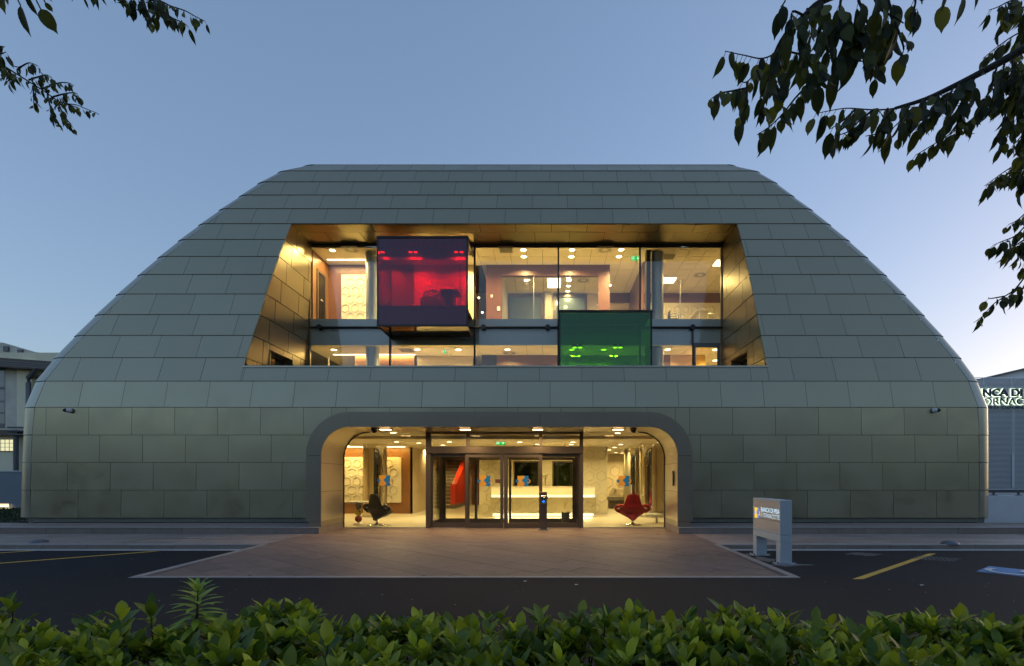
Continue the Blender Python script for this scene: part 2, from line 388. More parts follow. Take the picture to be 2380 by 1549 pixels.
tiles(upper, [(-22, YS+.3), (-7.17, YS+.3), (-7.17, YW+.05), (-22, YW+.05)], .32, .03, 1.4, .62, 0, 0, .2, M['stone2'])
tiles(upper, [(4.07, YS+.3), (18, YS+.3), (18, YW+.05), (4.07, YW+.05)], .32, .03, 1.4, .62, 0, 0, .2, M['stone2'])
# ramp down to the road
YP = 9.48
def rz(y): return .12*(y-YP)/(YK-YP) if y < YK else .12
plaza = MB().hexa([(-7.76, YP, -.06), (4.64, YP, -.06), (XP1, YK, -.06), (XP0, YK, -.06)],
                  [(-7.76, YP, -.006), (4.64, YP, -.006), (XP1, YK, .108), (XP0, YK, .108)]).build('entrance_ramp', M['joint']); tag(plaza, kind='structure')
tiles(plaza, [(-7.79+.32, YP+.13), (4.67-.30, YP+.13), (XP1-.16, YK-.05), (XP0+.16, YK-.05)], .12, .03, 1.05, .5, rad(-38), .3, .1, M['stone'], slope=lambda y: rz(y)+.006)
def border(p, q, wdt, n):
    p, q = Vector(p), Vector(q); d = (q-p).normalized(); s_ = Vector((d.y, -d.x))*wdt
    for i in range(n):
        a = p+(q-p)*(i/n)+d*.004; b = p+(q-p)*((i+1)/n)-d*.004
        l = [(a.x, a.y), (b.x, b.y), (b.x-s_.x, b.y-s_.y), (a.x-s_.x, a.y-s_.y)]
        MB().hexa([(x, y, -.05) for x, y in l], [(x, y, rz(y)+.010) for x, y in l]).build('border_stone', M['kerbtop'], plaza)
border((-7.79, YP), (4.67, YP), .13, 14)
border((4.67, YP+.135), (XP1, YK), .15, 4); border((XP0, YK), (-7.79, YP+.135), .15, 4)
# gutter, road paint
g = MB()
for a, b in ((-27, XP0-.04), (XP1+.04, 20)): g.box(a, b, 13.09, 13.325, -.02, .005)
g.build('gutter_strip', M['gutter'], road)
def stripe(p, q, wx, name='parking_line', m=None, z=.004):
    MB().add([(p[0]-wx/2, p[1], z), (p[0]+wx/2, p[1], z), (q[0]+wx/2, q[1], z), (q[0]-wx/2, q[1], z)], [(0, 1, 2, 3)]).build(name, m or M['yellow'], road)
stripe((5.65, 9.36), (9.40, 12.55), .20)
stripe((-14.6, 8.6), (-9.94, 12.96), .19); stripe((-17.5, 9.2), (-13.15, 13.05), .19)
# disabled bay symbol: blue square with the white wheelchair
A0 = Vector((8.47, 10.14)); ea = Vector((.785, .62)).normalized(); eb = Vector((.62, -.785)).normalized()
def sy(a, b, z): p = A0+ea*a+eb*b; return (p.x, p.y, z)
MB().add([sy(0, 0, .004), sy(0, 1.45, .004), sy(1.0, 1.45, .004), sy(1.0, 0, .004)], [(0, 1, 2, 3)]).build('disabled_bay_panel', M['bluepaint'], road)
wc = MB()
WZ_ = [.007]
def strip2(pts, w, z=.008):
    for i in range(len(pts)-1):
        p, q = Vector(pts[i]), Vector(pts[i+1]); d = (q-p).normalized(); n = Vector((-d.y, d.x))*w/2; p = p-d*w*.25; q = q+d*w*.25
        WZ_[0] += .0012; z = WZ_[0]
        wc.add([sy(*(p-n), z), sy(*(q-n), z), sy(*(q+n), z), sy(*(p+n), z)], [(0, 1, 2, 3)])
strip2([(.42+.32*math.cos(t), .42+.32*math.sin(t)) for t in [rad(60+i*20) for i in range(13)]], .11)
strip2([(.72, .62), (.50, .62), (.47, .95), (.22, 1.10)], .11); strip2([(.60, .62), (.60, .90)], .07)
wc.add([sy(.84+.075*math.cos(t), .60+.075*math.sin(t), .010) for t in [i*math.pi/6 for i in range(12)]], [tuple(range(12))])
wc.build('wheelchair_symbol', M['whitepaint'], road)
# patterned drain covers in the asphalt
for (u0, u1, v0, v1) in ((2114, 2236, 1293, 1306), (1965, 2050, 1285, 1293)):
    d = MB(); ya, yb = EYE*F/(v1-1113), EYE*F/(v0-1113)
    xa, xb = UX(u0, (ya+yb)/2), UX(u1, (ya+yb)/2)
    cx, cy, hw, hd = (xa+xb)/2, (ya+yb)/2, (xb-xa)/2, (yb-ya)/2
    for i in range(12):
        for j in range(5):
            fx, fy = (i+.5)/6-1, (j+.5)/2.5-1
            if abs(fx)+abs(fy) > 1.05: continue
            x, y = cx+fx*hw, cy+fy*hd; d.box(x-.03, x+.03, y-.04, y+.04, 0, .007)
    d.build('drain_cover', M['scuff'], road)
# grit and crumbs on the tarmac
gr = MB()
for i in range(160):
    y = 4+9*R.random()**.8; x = R.uniform(-1.15, .95)*y
    if y > YP and -7.9 < x < 4.8: continue
    q = R.uniform(.003, .009); gr.add([(x-q, y-q, .004), (x+q, y-q*.6, .004), (x+q*.3, y+q, .004+q)], [(0, 1, 2)])
o = gr.build('road_grit', M['gutter'], road); o['kind'] = 'stuff'
# cement dust left round the sign feet
def blotch(cx, cy, rx, ry, m, name, z):
    n = 26; ph = R.random()*6
    pts = [(cx+rx*(1+.25*math.sin(3*t+ph)+.15*math.sin(7*t+ph))*math.cos(t), cy+ry*(1+.25*math.sin(4*t+ph)+.12*math.sin(9*t))*math.sin(t), z) for t in [2*math.pi*i/n for i in range(n)]]
    MB().add(pts, [tuple(range(n))]).build(name, m, road)
SX, SY0, SY1 = 4.97, 10.98, 12.44        # sign stands along Y here
blotch(SX+.15, SY0-.02, .42, .20, M['scuff'], 'cement_smear', .003); blotch(SX-.05, SY1-.05, .35, .2, M['scuff'], 'cement_smear', .003)
blotch(SX-.05, 11.7, .2, .35, M['scuff'], 'cement_smear', .0035)
for (u, v) in ((1221, 1352), (641, 1314), (590, 1342), (575, 1344), (2143, 1361), (1340, 1360)):
    y = EYE*F/(v-1113); x = UX(u, y)
    o = MB().add([(x-.035, y-.02, .004), (x+.02, y-.03, .012), (x+.04, y+.02, .006), (x-.02, y+.03, .009)], [(0, 1, 2, 3)]).build('litter_scrap', M['whitepaint'])
    k = ('beside the middle of the ramp front edge', 'on the dark asphalt of the left bay', 'left of the ramp tip on the asphalt', 'nearest the left ramp tip', 'on the road right of the ramp', 'on the road in front of the ramp')
    tag(o, 'small white scrap of litter '+k[[1221, 641, 590, 575, 2143, 1340].index(u)], 'litter', 'white scraps on the asphalt')

# =================================================================== BANK BUILDING
B = thing('bank_building', 'curved grey metal clad bank building with lit glass bays and entrance arch', 'building', (-1.5, 17.6, 0))
LN = .952
PV = [947.4, 886.8, 832.2, 780.5, 732, 684.3, 638.8, 597, 557.5, 520.8, 486, 454.3, 423.6, 398.2, 384]
PY = [17.6, 17.787, 18.113, 18.469, 18.843, 19.191, 19.566, 19.966, 20.382, 20.813, 21.262, 21.72, 22.20, 22.74, 23.42]
PR = [(YW, VZ(1204, YW)), (YW, VZ(1139.8, YW)), (YW, VZ(1075.3, YW)), (YW, VZ(1011.6, YW))]+[(y, VZ(v, y)) for v, y in zip(PV, PY)]
Lin = [69.4, 70.9, 72.4, 75, 80.8, 104.9, 147.8, 195.8, 242.9, 291.4, 340, 387.9, 435.6, 482.5, 528.6, 574.7, 621.2, 666.5, 729.9]
Lout = [55.5, 57.5, 59.5, 62, 64.3, 89, 131.2, 178.1, 225.1, 273.9, 323.4, 369.6, 416.5, 463.5, 510.8, 556.7, 599.7, 646, 702.6]
Rin = [2275.5, 2276, 2276, 2275.5, 2273, 2251.1, 2213.5, 2171.6, 2129.9, 2084.6, 2040.9, 1998, 1955.1, 1912.5, 1870.6, 1829.1, 1790.1, 1748.5, 1691.5]
Rout = [2291, 2291, 2291, 2291, 2290.6, 2267.4, 2229.6, 2187.7, 2145, 2102, 2058.5, 2015.2, 1972.9, 1929.7, 1887.5, 1845.4, 1806.3, 1766, 1712.9]
XL = [UX(u, p[0]) for u, p in zip(Lin, PR)]; XR = [UX(u, p[0]) for u, p in zip(Rin, PR)]
RD = .34
XLo = [UX(u, p[0]+RD) for u, p in zip(Lout, PR)]; XRo = [UX(u, p[0]+RD) for u, p in zip(Rout, PR)]
# roof beyond the crest
PR += [(24.35, 16.52), (25.3, 16.68), (36, 16.7)]
for A_ in (XL, XR, XLo, XRo): A_ += [A_[-1]]*3
# opening in the slope
ZS, ZT = VZ(851, 18.0), PR[13][1]           # sill, soffit
YSILL = 18.0; YU = 22.6                     # sill line, upper glazing plane
def xl_open(z): return -10.70+(z-ZS)/(ZT-ZS)*.26
XRO = 7.66
def ptrow(r, x, t, off=0):
    (y0, z0), (y1, z1) = PR[r], PR[r+1]; L = math.hypot(y1-y0, z1-z0); ny, nz = -(z1-z0)/L, (y1-y0)/L
    return (x, y0+(y1-y0)*t+ny*off, z0+(z1-z0)*t+nz*off)
def panel(r, poly, parent=None, m=None):     # poly in (x,t) on row r
    L = math.hypot(PR[r+1][0]-PR[r][0], PR[r+1][1]-PR[r][1])
    q = shrink([(x, t*L) for x, t in poly], .0055)
    if len(q) < 3: return
    tx, tt = R.uniform(-.0016, .0016), R.uniform(-.0022, .0022); cx = sum(p[0] for p in q)/len(q)
    top = [ptrow(r, x, s/L, .018*(1-s/L)+.006+(x-cx)*tx+(s-L/2)*tt) for x, s in q]
    bot = [ptrow(r, x, s/L, -.02) for x, s in q]
    MB().hexa(bot, top).build('facade_panel', m or M['zinc'], B)
PW = 1.474
for r in range(len(PR)-3):
    z0, z1 = PR[r][1], PR[r+1][1]
    off = -16.16-.3685*r
    k0 = -4; xs = [off+PW*k for k in range(k0, 30)]
    xs = [x for x in xs if not (XL[r+1]-.2 < x < max(XL[r], XL[r+1])+.32 or min(XR[r], XR[r+1])-.32 < x < XR[r+1]+.2) or x < XL[r]-1 or x > XR[r]+1]
    for i in range(len(xs)-1):
        a, b = xs[i], xs[i+1]
        cells = [[(a, 0), (b, 0), (b, 1), (a, 1)]]
        # slanted building ends
        def cut_end(q):
            xa, xb = XL[r]+.012, XL[r+1]+.012; q = clip(q, -1, (xb-xa), -xa)
            xa, xb = XR[r]-.012, XR[r+1]-.012; return clip(q, 1, -(xb-xa), xa) if q else q
        cells = [cut_end(c) for c in cells]
        out = []
        for c in cells:
            if not c or area2(c) < .003: continue
            # upper opening
            if z1 > ZS+.01 and r < 13:
                ts = (ZS-z0)/(z1-z0) if z0 < ZS else 0
                xa, xb = xl_open(max(z0, ZS)), xl_open(z1)
                if ts > 0:
                    md = clip(clip(c, -1, 0, -xa), 1, 0, XRO)
                    if md: out.append(clip(md, 0, 1, ts))
                    xb = xa
                out.append(clip(c, 1, -(xb-xa), xa)); out.append(clip(c, -1, 0, -XRO))
            # entrance arch (wall rows 0..3): hide what is behind the arch body
            elif r <= 3:
                Lr = z1-z0
                out.append(clip(c, 1, 0, -7.45)); out.append(clip(c, -1, 0, -4.35))
                mid = clip(clip(c, -1, 0, 7.45), 1, 0, 4.35)
                if mid: 
                    m2 = clip(mid, 0, -1, -(3.48-z0)/Lr)
                    if m2: out.append(m2)
                    for sc in (clip(mid, 1, 0, -7.2), clip(mid, -1, 0, -4.1)):
                        if sc: sc = clip(clip(sc, 0, -1, -(2.0-z0)/Lr), 0, 1, (3.48-z0)/Lr)
                        if sc: out.append(sc)
                    # corner infill above the curved shoulders
            else: out.append(c)
        for c in out:
            if c and area2(c) > .003: panel(r, c)
# dark backing behind the panels
bk = MB()
def bkquad(r, x0a, x1a, x0b, x1b, ta=0, tb=1):
    bk.add([ptrow(r, x0a, ta, -.035), ptrow(r, x1a, ta, -.035), ptrow(r, x1b, tb, -.035), ptrow(r, x0b, tb, -.035)], [(0, 1, 2, 3)])
for r in range(len(PR)-1):
    z0, z1 = PR[r][1], PR[r+1][1]
    if r <= 3:
        bkquad(r, XL[r], -7.4, XL[r+1], -7.4); bkquad(r, 4.3, XR[r], 4.3, XR[r+1])
        if r == 3: bkquad(r, -7.4, 4.3, -7.4, 4.3, (3.5-z0)/(z1-z0), 1)
    elif z1 > ZS+.01 and r < 13:
        t = max(0, (ZS-z0)/(z1-z0))
        if t > 0: bkquad(r, XL[r], XR[r], XL[r]+(XL[r+1]-XL[r])*t, XR[r]+(XR[r+1]-XR[r])*t, 0, t)
        f = lambda A_, s: A_[r]+(A_[r+1]-A_[r])*s
        bkquad(r, f(XL, t), xl_open(z0+(z1-z0)*t)-.03, XL[r+1], xl_open(z1)-.03, t, 1); bkquad(r, XRO+.03, f(XR, t), XRO+.03, XR[r+1], t, 1)
    else: bkquad(r, XL[r], XR[r], XL[r+1], XR[r+1])
bk.build('wall_backing', M['black'], B)
# rounded edge cladding, one piece per course, and the end walls going back
for r in range(len(PR)-3):
    for side, Xi, Xo in ((-1, XL, XLo), (1, XR, XRo)):
        rows = []
        for k, lift in ((r, .016 if r > 3 else .012), (r+1, .008)):
            y, z = PR[k]; t = 0 if k == r else 1
            dz = .012 if k == r else -.012
            p0 = Vector(ptrow(r, Xi[k], t, lift)); arc = []
            for i in range(9):
                a = i/8*math.pi/2
                arc.append((p0.x+(Xo[k]+side*lift*.6-p0.x)*math.sin(a), p0.y+(RD)*(1-math.cos(a)), p0.z+dz-(.0 if r < 4 else .04)*(1-math.cos(a))))
            arc.append((arc[-1][0], arc[-1][1]+1.6, arc[-1][2]))
            rows.append(arc)
        mb = MB(); n = len(rows[0]); vs = rows[0]+rows[1]
        fs = [(i, i+1, n+i+1, n+i) if side > 0 else (i+1, i, n+i, n+i+1) for i in range(n-1)]
        mb.add(vs, fs, True)
        lo = [(x-side*.0, y+.0, z) for x, y, z in rows[0]]; li = [(x-side*.05, y+.05, z) for x, y, z in rows[0]]
        mb.add(lo+li, [(i, i+1, n+i+1, n+i) for i in range(n-1)])
        mb.build('edge_panel', M['zinc_trim'], B)
ends = MB()
for r in range(len(PR)-1):
    for X in (XLo, XRo):
        s_ = -.05 if X is XRo else .05
        ends.add([(X[r]+s_, PR[r][0]+.5, PR[r][1]), (X[r]+s_, 36, PR[r][1]), (X[r+1]+s_, 36, PR[r+1][1]), (X[r+1]+s_, PR[r+1][0]+.5, PR[r+1][1])], [(0, 1, 2, 3)])
ends.add([(XLo[0], 18.1, -.1), (XLo[0], 36, -.1), (XLo[0], 36, PR[0][1]), (XLo[0], 18.1, PR[0][1])], [(0, 1, 2, 3)])
ends.add([(XRo[0], 18.1, -.1), (XRo[0], 36, -.1), (XRo[0], 36, PR[0][1]), (XRo[0], 18.1, PR[0][1])], [(0, 1, 2, 3)])
ends.build('end_wall', M['zinc_trim'], B)
rf = MB()
for r in range(len(PR)-3, len(PR)-1): rf.add([(XL[r]-.3, PR[r][0], PR[r][1]), (XR[r]+.3, PR[r][0], PR[r][1]), (XR[r+1]+.3, PR[r+1][0], PR[r+1][1]), (XL[r+1]-.3, PR[r+1][0], PR[r+1][1])], [(0, 1, 2, 3)])
rf.add([(XLo[r], 36, PR[r][1]) for r in range(len(PR)-1)]+[(XRo[r], 36, PR[r][1]) for r in range(len(PR)-2, -1, -1)], [tuple(range(2*(len(PR)-1)))])
rf.add([(-18, 36, -.1), (15.3, 36, -.1), (15.3, 36, 1), (-18, 36, 1)], [(0, 1, 2, 3)])
rf.build('roof', M['zinc'], B)
# skirting
for a, b in ((-17.75, -7.55), (4.45, 14.75)):
    n = 4
    for i in range(n): MB().box(a+(b-a)*i/n+.004, a+(b-a)*(i+1)/n-.004, YW+.07, YW+.2, .34, .50).build('skirting_panel', M['skirt'], B)
MB().box(-17.8, -7.5, YW+.09, YW+.3, .30, .36).box(4.4, 14.8, YW+.09, YW+.3, .30, .36).build('shadow_gap', M['black'], B)
MB().lathe([(.30, .34), (.30, .50)], (-17.68, YW+.37, 0), 24).lathe([(.30, .34), (.30, .50)], (14.68, YW+.37, 0), 24).build('corner_skirting', M['skirt'], B)
MB().box(-18.02, -17.4, YW+.13, YW+.6, .30, .52).box(14.4, 15.08, YW+.13, YW+.6, .30, .52).build('corner_plinth', M['skirt'], B)
# window sill line
MB().box(-10.74, XRO+.06, YSILL-.06, YSILL+.22, ZS-.07, ZS+.005, .01).build('sill_cap', M['zinc_trim'], B)
MB().box(-10.8, XRO+.1, YSILL+.2, YSILL+.3, 5.0, ZS-.02).build('parapet_back', M['bronze'], B)
terr = MB().box(-10.8, XRO+.2, YSILL+.05, YU+.1, 5.0, 5.15).build('terrace_floor', M['carpet'], B)
# reveals of the recess in golden metal, with a window low down in each
def prof_y(z):
    for r in range(len(PR)-1):
        if PR[r][1] <= z <= PR[r+1][1]: t = (z-PR[r][1])/(PR[r+1][1]-PR[r][1]); return PR[r][0]+t*(PR[r+1][0]-PR[r][0])
    return 18
WINY = {-1: (19.56, 21.3), 1: (19.75, 21.5)}; WZ = 6.78
zrows = [5.15]+[PR[i][1] for i in range(6, 14)]
for side in (-1, 1):
    for k in range(len(zrows)-1):
        z0, z1 = zrows[k], zrows[k+1]; y0 = prof_y(z0) if k else 18.2; y1 = prof_y(z1)
        base = [(y0, z0), (YU, z0), (YU, z1), (y1, z1)]
        j0 = 19.48+.36*(k-2)
        js = [15]+sorted([j0+1.44*i for i in range(-3, 5)])+[30]
        for i in range(len(js)-1):
            q = clip(clip(base, -1, 0, -js[i]), 1, 0, js[i+1])
            if len(q) < 3: continue
            parts = [q]
            if z0 < WZ:
                wa, wb = WINY[side]; parts = [clip(q, 1, 0, wa), clip(q, -1, 0, -wb)]
                m_ = clip(clip(q, -1, 0, -wa), 1, 0, wb)
                if m_: parts.append(clip(m_, 0, -1, -WZ))
            for q2 in parts:
                if not q2 or area2(q2) < .01: continue
                q2 = shrink(q2, .015)
                if len(q2) < 3: continue
                dx = R.uniform(0, .006)
                def X_(z, o): return (xl_open(z)-o) if side < 0 else XRO+o
                a_ = [(X_(z, -dx), y, z) for y, z in q2]; b_ = [(X_(z, .03), y, z) for y, z in q2]
                MB().hexa(a_, b_).build('reveal_panel', M['bronze'], B)
    x = XRO+.035 if side > 0 else None
    poly = [(18.0, 5.0), (YU+.05, 5.0), (YU+.05, ZT+.02)]+[(PR[i][0], PR[i][1]) for i in range(13, 5, -1)]
    wa, wb = WINY[side]
    X2 = lambda z: (xl_open(z)-.035) if side < 0 else XRO+.035
    r_ = MB()
    for (c1) in ([clip(poly, 1, 0, wa)], [clip(poly, -1, 0, -wb)], [clip(clip(clip(poly, -1, 0, -wa), 1, 0, wb), 0, -1, -WZ)]):
        for q in c1:
            if q and len(q) > 2: r_.add([(X2(z), y, z) for y, z in q], [tuple(range(len(q)))])
    r_.build('reveal_backing', M['black'], B)
    s = side; xw = (-10.6 if s < 0 else XRO)
    wf = MB(); wf.box(xw+s*.03, xw+s*.5, wa-.01, wa+.02, 5.15, WZ).box(xw+s*.03, xw+s*.5, wb-.02, wb+.01, 5.15, WZ).box(xw+s*.03, xw+s*.5, wa, wb, WZ-.02, WZ)
    w_ = wf.build('reveal_window', M['bronze'], B)
    MB().box(xw+s*.36, xw+s*.42, wa+.02, wa+.10, 5.15, WZ-.1).box(xw+s*.36, xw+s*.42, wb-.10, wb-.02, 5.15, WZ-.1).box(xw+s*.36, xw+s*.42, wa+.02, wb-.02, WZ-.1, WZ-.02).build('window_frame', M['frame'], w_)
    MB().box(xw+s*.40, xw+s*.41, wa+.1, wb-.1, 5.15, WZ-.1).build('window_pane', M['darkglass'], w_)
    MB().box(xw+s*.5, xw+s*2, wa-.3, wa-.25, 5.0, 7.2).box(xw+s*.5, xw+s*2, wb+.25, wb+.3, 5.0, 7.2).box(xw+s*2, xw+s*2.05, wa-.3, wb+.3, 5, 7.2).box(xw+s*.45, xw+s*2.05, wa-.3, wb+.3, 7.2, 7.25).build('side_room_lining', M['navy'], w_)
# soffit of the recess
for (ya, yb, sh) in ((PR[13][0]+.02, 21.5, 0), (21.5, YU, .7)):
    xs = [xl_open(ZT)]+[-10.2-sh+PW*i for i in range(1, 14) if -10.3 < -10.2-sh+PW*i < XRO-.1]+[XRO]
    for a, b in zip(xs, xs[1:]): MB().box(a+.012, b-.012, ya+.012, yb-.012, ZT-.01+R.uniform(0, .004), ZT+.02).build('soffit_panel', M['bronze'], B)
MB().box(-10.7, XRO+.2, PR[13][0]+.03, YU+.1, ZT+.024, ZT+.1).build('soffit_backing', M['black'], B)

# ------------------------------------------------------------------ upper glazing
gz = empty('upper_glazing', (-1.5, YU, 5.15), B)
ZF2, ZC2, ZC1 = 8.92, 12.04, 7.76
def thinpane(x0, x1, y, z0, z1, m, parent, name='glass_pane'): return MB().box(x0, x1, y, y+.02, z0, z1).build(name, m, parent)
mull = [UX(1103, YU), UX(1297.7, YU)]
xp = [-10.55, UX(906.5, YU), mull[0], mull[1], UX(1487.5, YU), XRO]
for a, b in zip(xp, xp[1:]): thinpane(a+.012, b-.012, YU, 5.15, ZT-.075, M['upglass'], gz)
for x in xp[1:-1]: MB().box(x-.035, x+.035, YU-.03, YU+.12, 5.15, ZT-.08).build('mullion', M['darkmetal'], gz)
MB().box(-10.6, XRO, YU-.03, YU+.08, ZT-.07, ZT-.012).build('head_frame', M['frame'], gz)
MB().box(-10.60, -10.53, YU-.03, YU+.1, 5.15, ZT-.1).box(XRO-.05, XRO+.02, YU-.03, YU+.1, 5.15, ZT-.1).build('side_frame', M['frame'], gz)
MB().tube([(-10.5, YU-.06, 8.50), (XRO, YU-.06, 8.50)], .045).build('horizontal_rail', M['darkmetal'], gz)
for u in (742, 1123.5, 1273, 1610):
    p = PX(u, 760.8, YU-.12); MB().tube([(p.x, YU-.16, 8.5), (p.x, YU-.02, 8.5)], .11, 16).build('rail_node', M['darkmetal'], gz)
# slab edge behind the glass
MB().box(-10.6, XRO, YU+.10, YU+.2, 8.50, ZF2).build('upper_spandrel', M['spandrel'], gz)
MB().box(-10.6, XRO, YU+.13, YU+.2, ZC1, 8.50).build('lower_spandrel', M['spandrel'], gz)

# ------------------------------------------------------------------ glass bays
YB = 20.93
def bay(x0, x1, z0, z1, zb, gmat, name, label, bolts, topband):
    b_ = empty(name, ((x0+x1)/2, YB, z0), B); b_['label'] = label
    thinpane(x0+.03, x1-.03, YB, z0+.03, z1-.05, gmat, b_, 'front_glass')
    MB().box(x0, x0+.02, YB+.02, YU-.04, z0+.03, z1-.05).build('side_glass', M['boxglass'] if gmat is M['redglass'] else gmat, b_)
    MB().box(x1-.02, x1, YB+.02, YU-.04, z0+.03, z1-.05).build('side_glass', M['boxglass'] if gmat is M['redglass'] else gmat, b_)
    e = .035
    fr = MB()
    for xx in (x0, x1):
        fr.box(xx-e, xx+e, YB-.01, YB+.05, z0, z1)
    fr.box(x0-.05, x1+.05, YB-.03, YU-.03, z1-.02, z1+.05).box(x0-e, x1+e, YB-.015, YB+.05, z0-.03, z0+.05)
    for xx in (x0, x1): fr.box(xx-e, xx+e, YB+.05, YU-.04, z0-.03, z0+.03).box(xx-e, xx+e, YB+.05, YU-.04, z1-.09, z1-.02)
    fr.build('bay_frame', M['darkmetal'], b_)
    if zb: 
        MB().box(x0+.04, x1-.04, YB+.06, YB+.10, z0+.05, zb).build('bay_spandrel', M['purple'], b_)
        MB().box(x0+.04, x1-.04, YB+.10, YU-.04, zb-.1, zb).build('bay_floor', M['wood'], b_)
        MB().box(x0+.03, x1-.03, YB+.02, YU-.04, z0-.01, z0+.01).build('bay_underside', M['boxglass'], b_)
    if topband: MB().box(x0+.04, x1-.04, YB+.55, YB+.58, topband, z1-.06).build('bay_head_dark_sheet', M['purple'], b_)  # added violet sheet, painted for the sky mirrored over the dark soffit
    for u, v in bolts:
        p = PX(u, v, YB); MB().lathe([(.0, .0), (.05, .0), (.05, .015), (.03, .03), (0, .032)], (0, 0, 0), 14).build('bolt', M['chrome'], b_)
        o = b_.children[-1]; o.location = p-wloc(b_)+Vector((0, -.002, 0)); o.rotation_euler = (rad(90), 0, 0)
        for vv in o.data.vertices: vv.co = vv.co+wloc(b_)-Vector((0, 0, 0))
    return b_
redbay = bay(-6.985, -3.33, 8.09, 11.70, 8.93, M['redglass'], 'red_glass_bay', 'projecting red glass box', [(896.5, 564), (1073, 563.6), (893.7, 733.4), (981.6, 733.4), (1070, 733.4)], 11.02)
grbay = bay(.445, 4.20, 5.17, 8.68, None, M['greenglass'], 'green_glass_bay', 'projecting green glass box', [(1316.4, 734.4), (1498.3, 734.4)], None)

# ------------------------------------------------------------------ interior shell of the two upper floors
YWD, YBK = 24.4, 28.2
MB().box(-13.6, 10.9, YU+.2, YBK+.2, 8.70, 8.90).build('upper_floor_slab', M['carpet'], B)
MB().box(-13.6, 10.9, YU+.2, YBK+.2, 5.0, 5.15).build('middle_floor_slab', M['carpet'], B)
MB().box(-13.6, 10.9, YU+.16, YBK+.2, ZC2+.04, ZC2+.1).build('upper_ceiling_void', M['grid'], B)
MB().box(-13.6, 10.9, YU+.2, YBK+.2, ZC1+.04, ZC1+.1).build('middle_ceiling_void', M['grid'], B)
MB().box(-13.6, 10.9, YBK, YBK+.1, 5.0, 12.2).build('back_wall', M['cream'], B)
T = .734
tcm = MB().box(0, T-.02, 0, T-.02, 0, .03).mesh('ceiling_tile', M['ceiling'])
def ctiles(x0, x1, y0, y1, z, me=tcm, tx=T, ty=T):
    y = y0
    while y < y1-.05:
        x = x0
        while x < x1-.05: inst('ceiling_tile', me, B, (x, y, z)); x += tx
        y += ty
MB().box(-10.9, 11, YU+.02, YU+.19, ZC2, ZC2+.03).build('ceiling_edge', M['ceiling'], B)
ctiles(-3.2, 10.6, YU+.2, YBK, ZC2)
ctiles(-3.2, 10.6, YU+.2, YWD+.6, ZC1)
MB().box(-10.9, -3.22, YU+.16, YWD+.1, ZC2, ZC2+.03).build('plaster_ceiling', M['ceiling'], B)
MB().box(-10.9, -3.22, YU+.2, YBK, ZC1, ZC1+.03).build('plaster_ceiling', M['ceiling'], B)
MB().box(-3.22, 10.9, YWD+.6, YBK, ZC1, ZC1+.03).build('plaster_ceiling', M['ceiling'], B)
# hexagon relief
def hexpoly(r, w): return [(r*math.cos(rad(60*i+30)), r*math.sin(rad(60*i+30))) for i in range(6)]
def hexmesh(r, w, d, up=True):
    mb = MB(); o = hexpoly(r, w); i_ = hexpoly(r-w, w)
    for k in range(6):
        j = (k+1) % 6; mb.hexa([(o[k][0], 0, o[k][1]), (o[j][0], 0, o[j][1]), (i_[j][0], 0, i_[j][1]), (i_[k][0], 0, i_[k][1])],
                               [(o[k][0], -d, o[k][1]), (o[j][0], -d, o[j][1]), (i_[j][0]*1.03, -d*.6, i_[j][1]*1.03), (i_[k][0]*1.03, -d*.6, i_[k][1]*1.03)])
    return mb.mesh('hexagon', M['hex'])
hexA = hexmesh(.20, .03, .03)
def hexwall(parent, x0, x1, y, z0, z1, me, r, rotz=0):
    dx = r*2.35; dz = r*2.05; n = 0; j = 0; z = z0+r*.9
    while z < z1-r*.6:
        x = x0+r+(dx/2 if j % 2 else .0)
        while x < x1-r*.85:
            inst('hexagon', me, parent, (x, y, z)); x += dx; n += 1
        z += dz; j += 1
    return n
# upper floor, left room
lw = empty('left_room_lining', (-10, YWD, ZF2), B)
MB().box(-10.55, UX(962, YWD)-.02, YWD, YWD+.1, 8.9, ZC2).build('wood_wall', M['woodred'], lw)
xh0, xh1 = UX(794.5, YWD), UX(860, YWD)
hp = MB().box(xh0, xh1, YWD-.05, YWD-.003, 8.9, VZ(640, YWD)).build('white_hexagon_panel', M['white'], lw)
hexwall(hp, xh0, xh1, YWD-.05, 8.95, VZ(640, YWD), hexA, .20)
MB().box(-10.55, -10.5, YU+.2, YWD, 8.9, ZC2).build('side_wall', M['wood'], lw)
dr = MB().box(-10.5, -10.44, YU+.55, YU+.65, 8.9, 11.35).box(-10.5, -10.44, YWD-.45, YWD-.35, 8.9, 11.35).box(-10.5, -10.44, YU+.65, YWD-.45, 11.25, 11.35).build('door_frame', M['frame'], lw)
MB().box(-10.49, -10.47, YU+.65, YWD-.45, 8.9, 11.25).build('door_glass', M['darkglass'], dr)
MB().tube([(-10.44, YU+.8, 10.0), (-10.38, YU+.8, 10.0), (-10.38, YU+1.0, 10.0)], .02).build('door_handle', M['chrome'], dr)
# red bay room backdrop: cream wall and partition
MB().box(UX(962, YWD), UX(1103, YWD), YWD+.02, YWD+.1, 8.9, ZC2).build('cream_wall', M['cream'], B)
MB().box(UX(905, YWD)+.05, UX(962, YWD), YWD-.06, YWD-.004, 8.9, 11.5).build('wood_pilaster', M['woodred'], B)
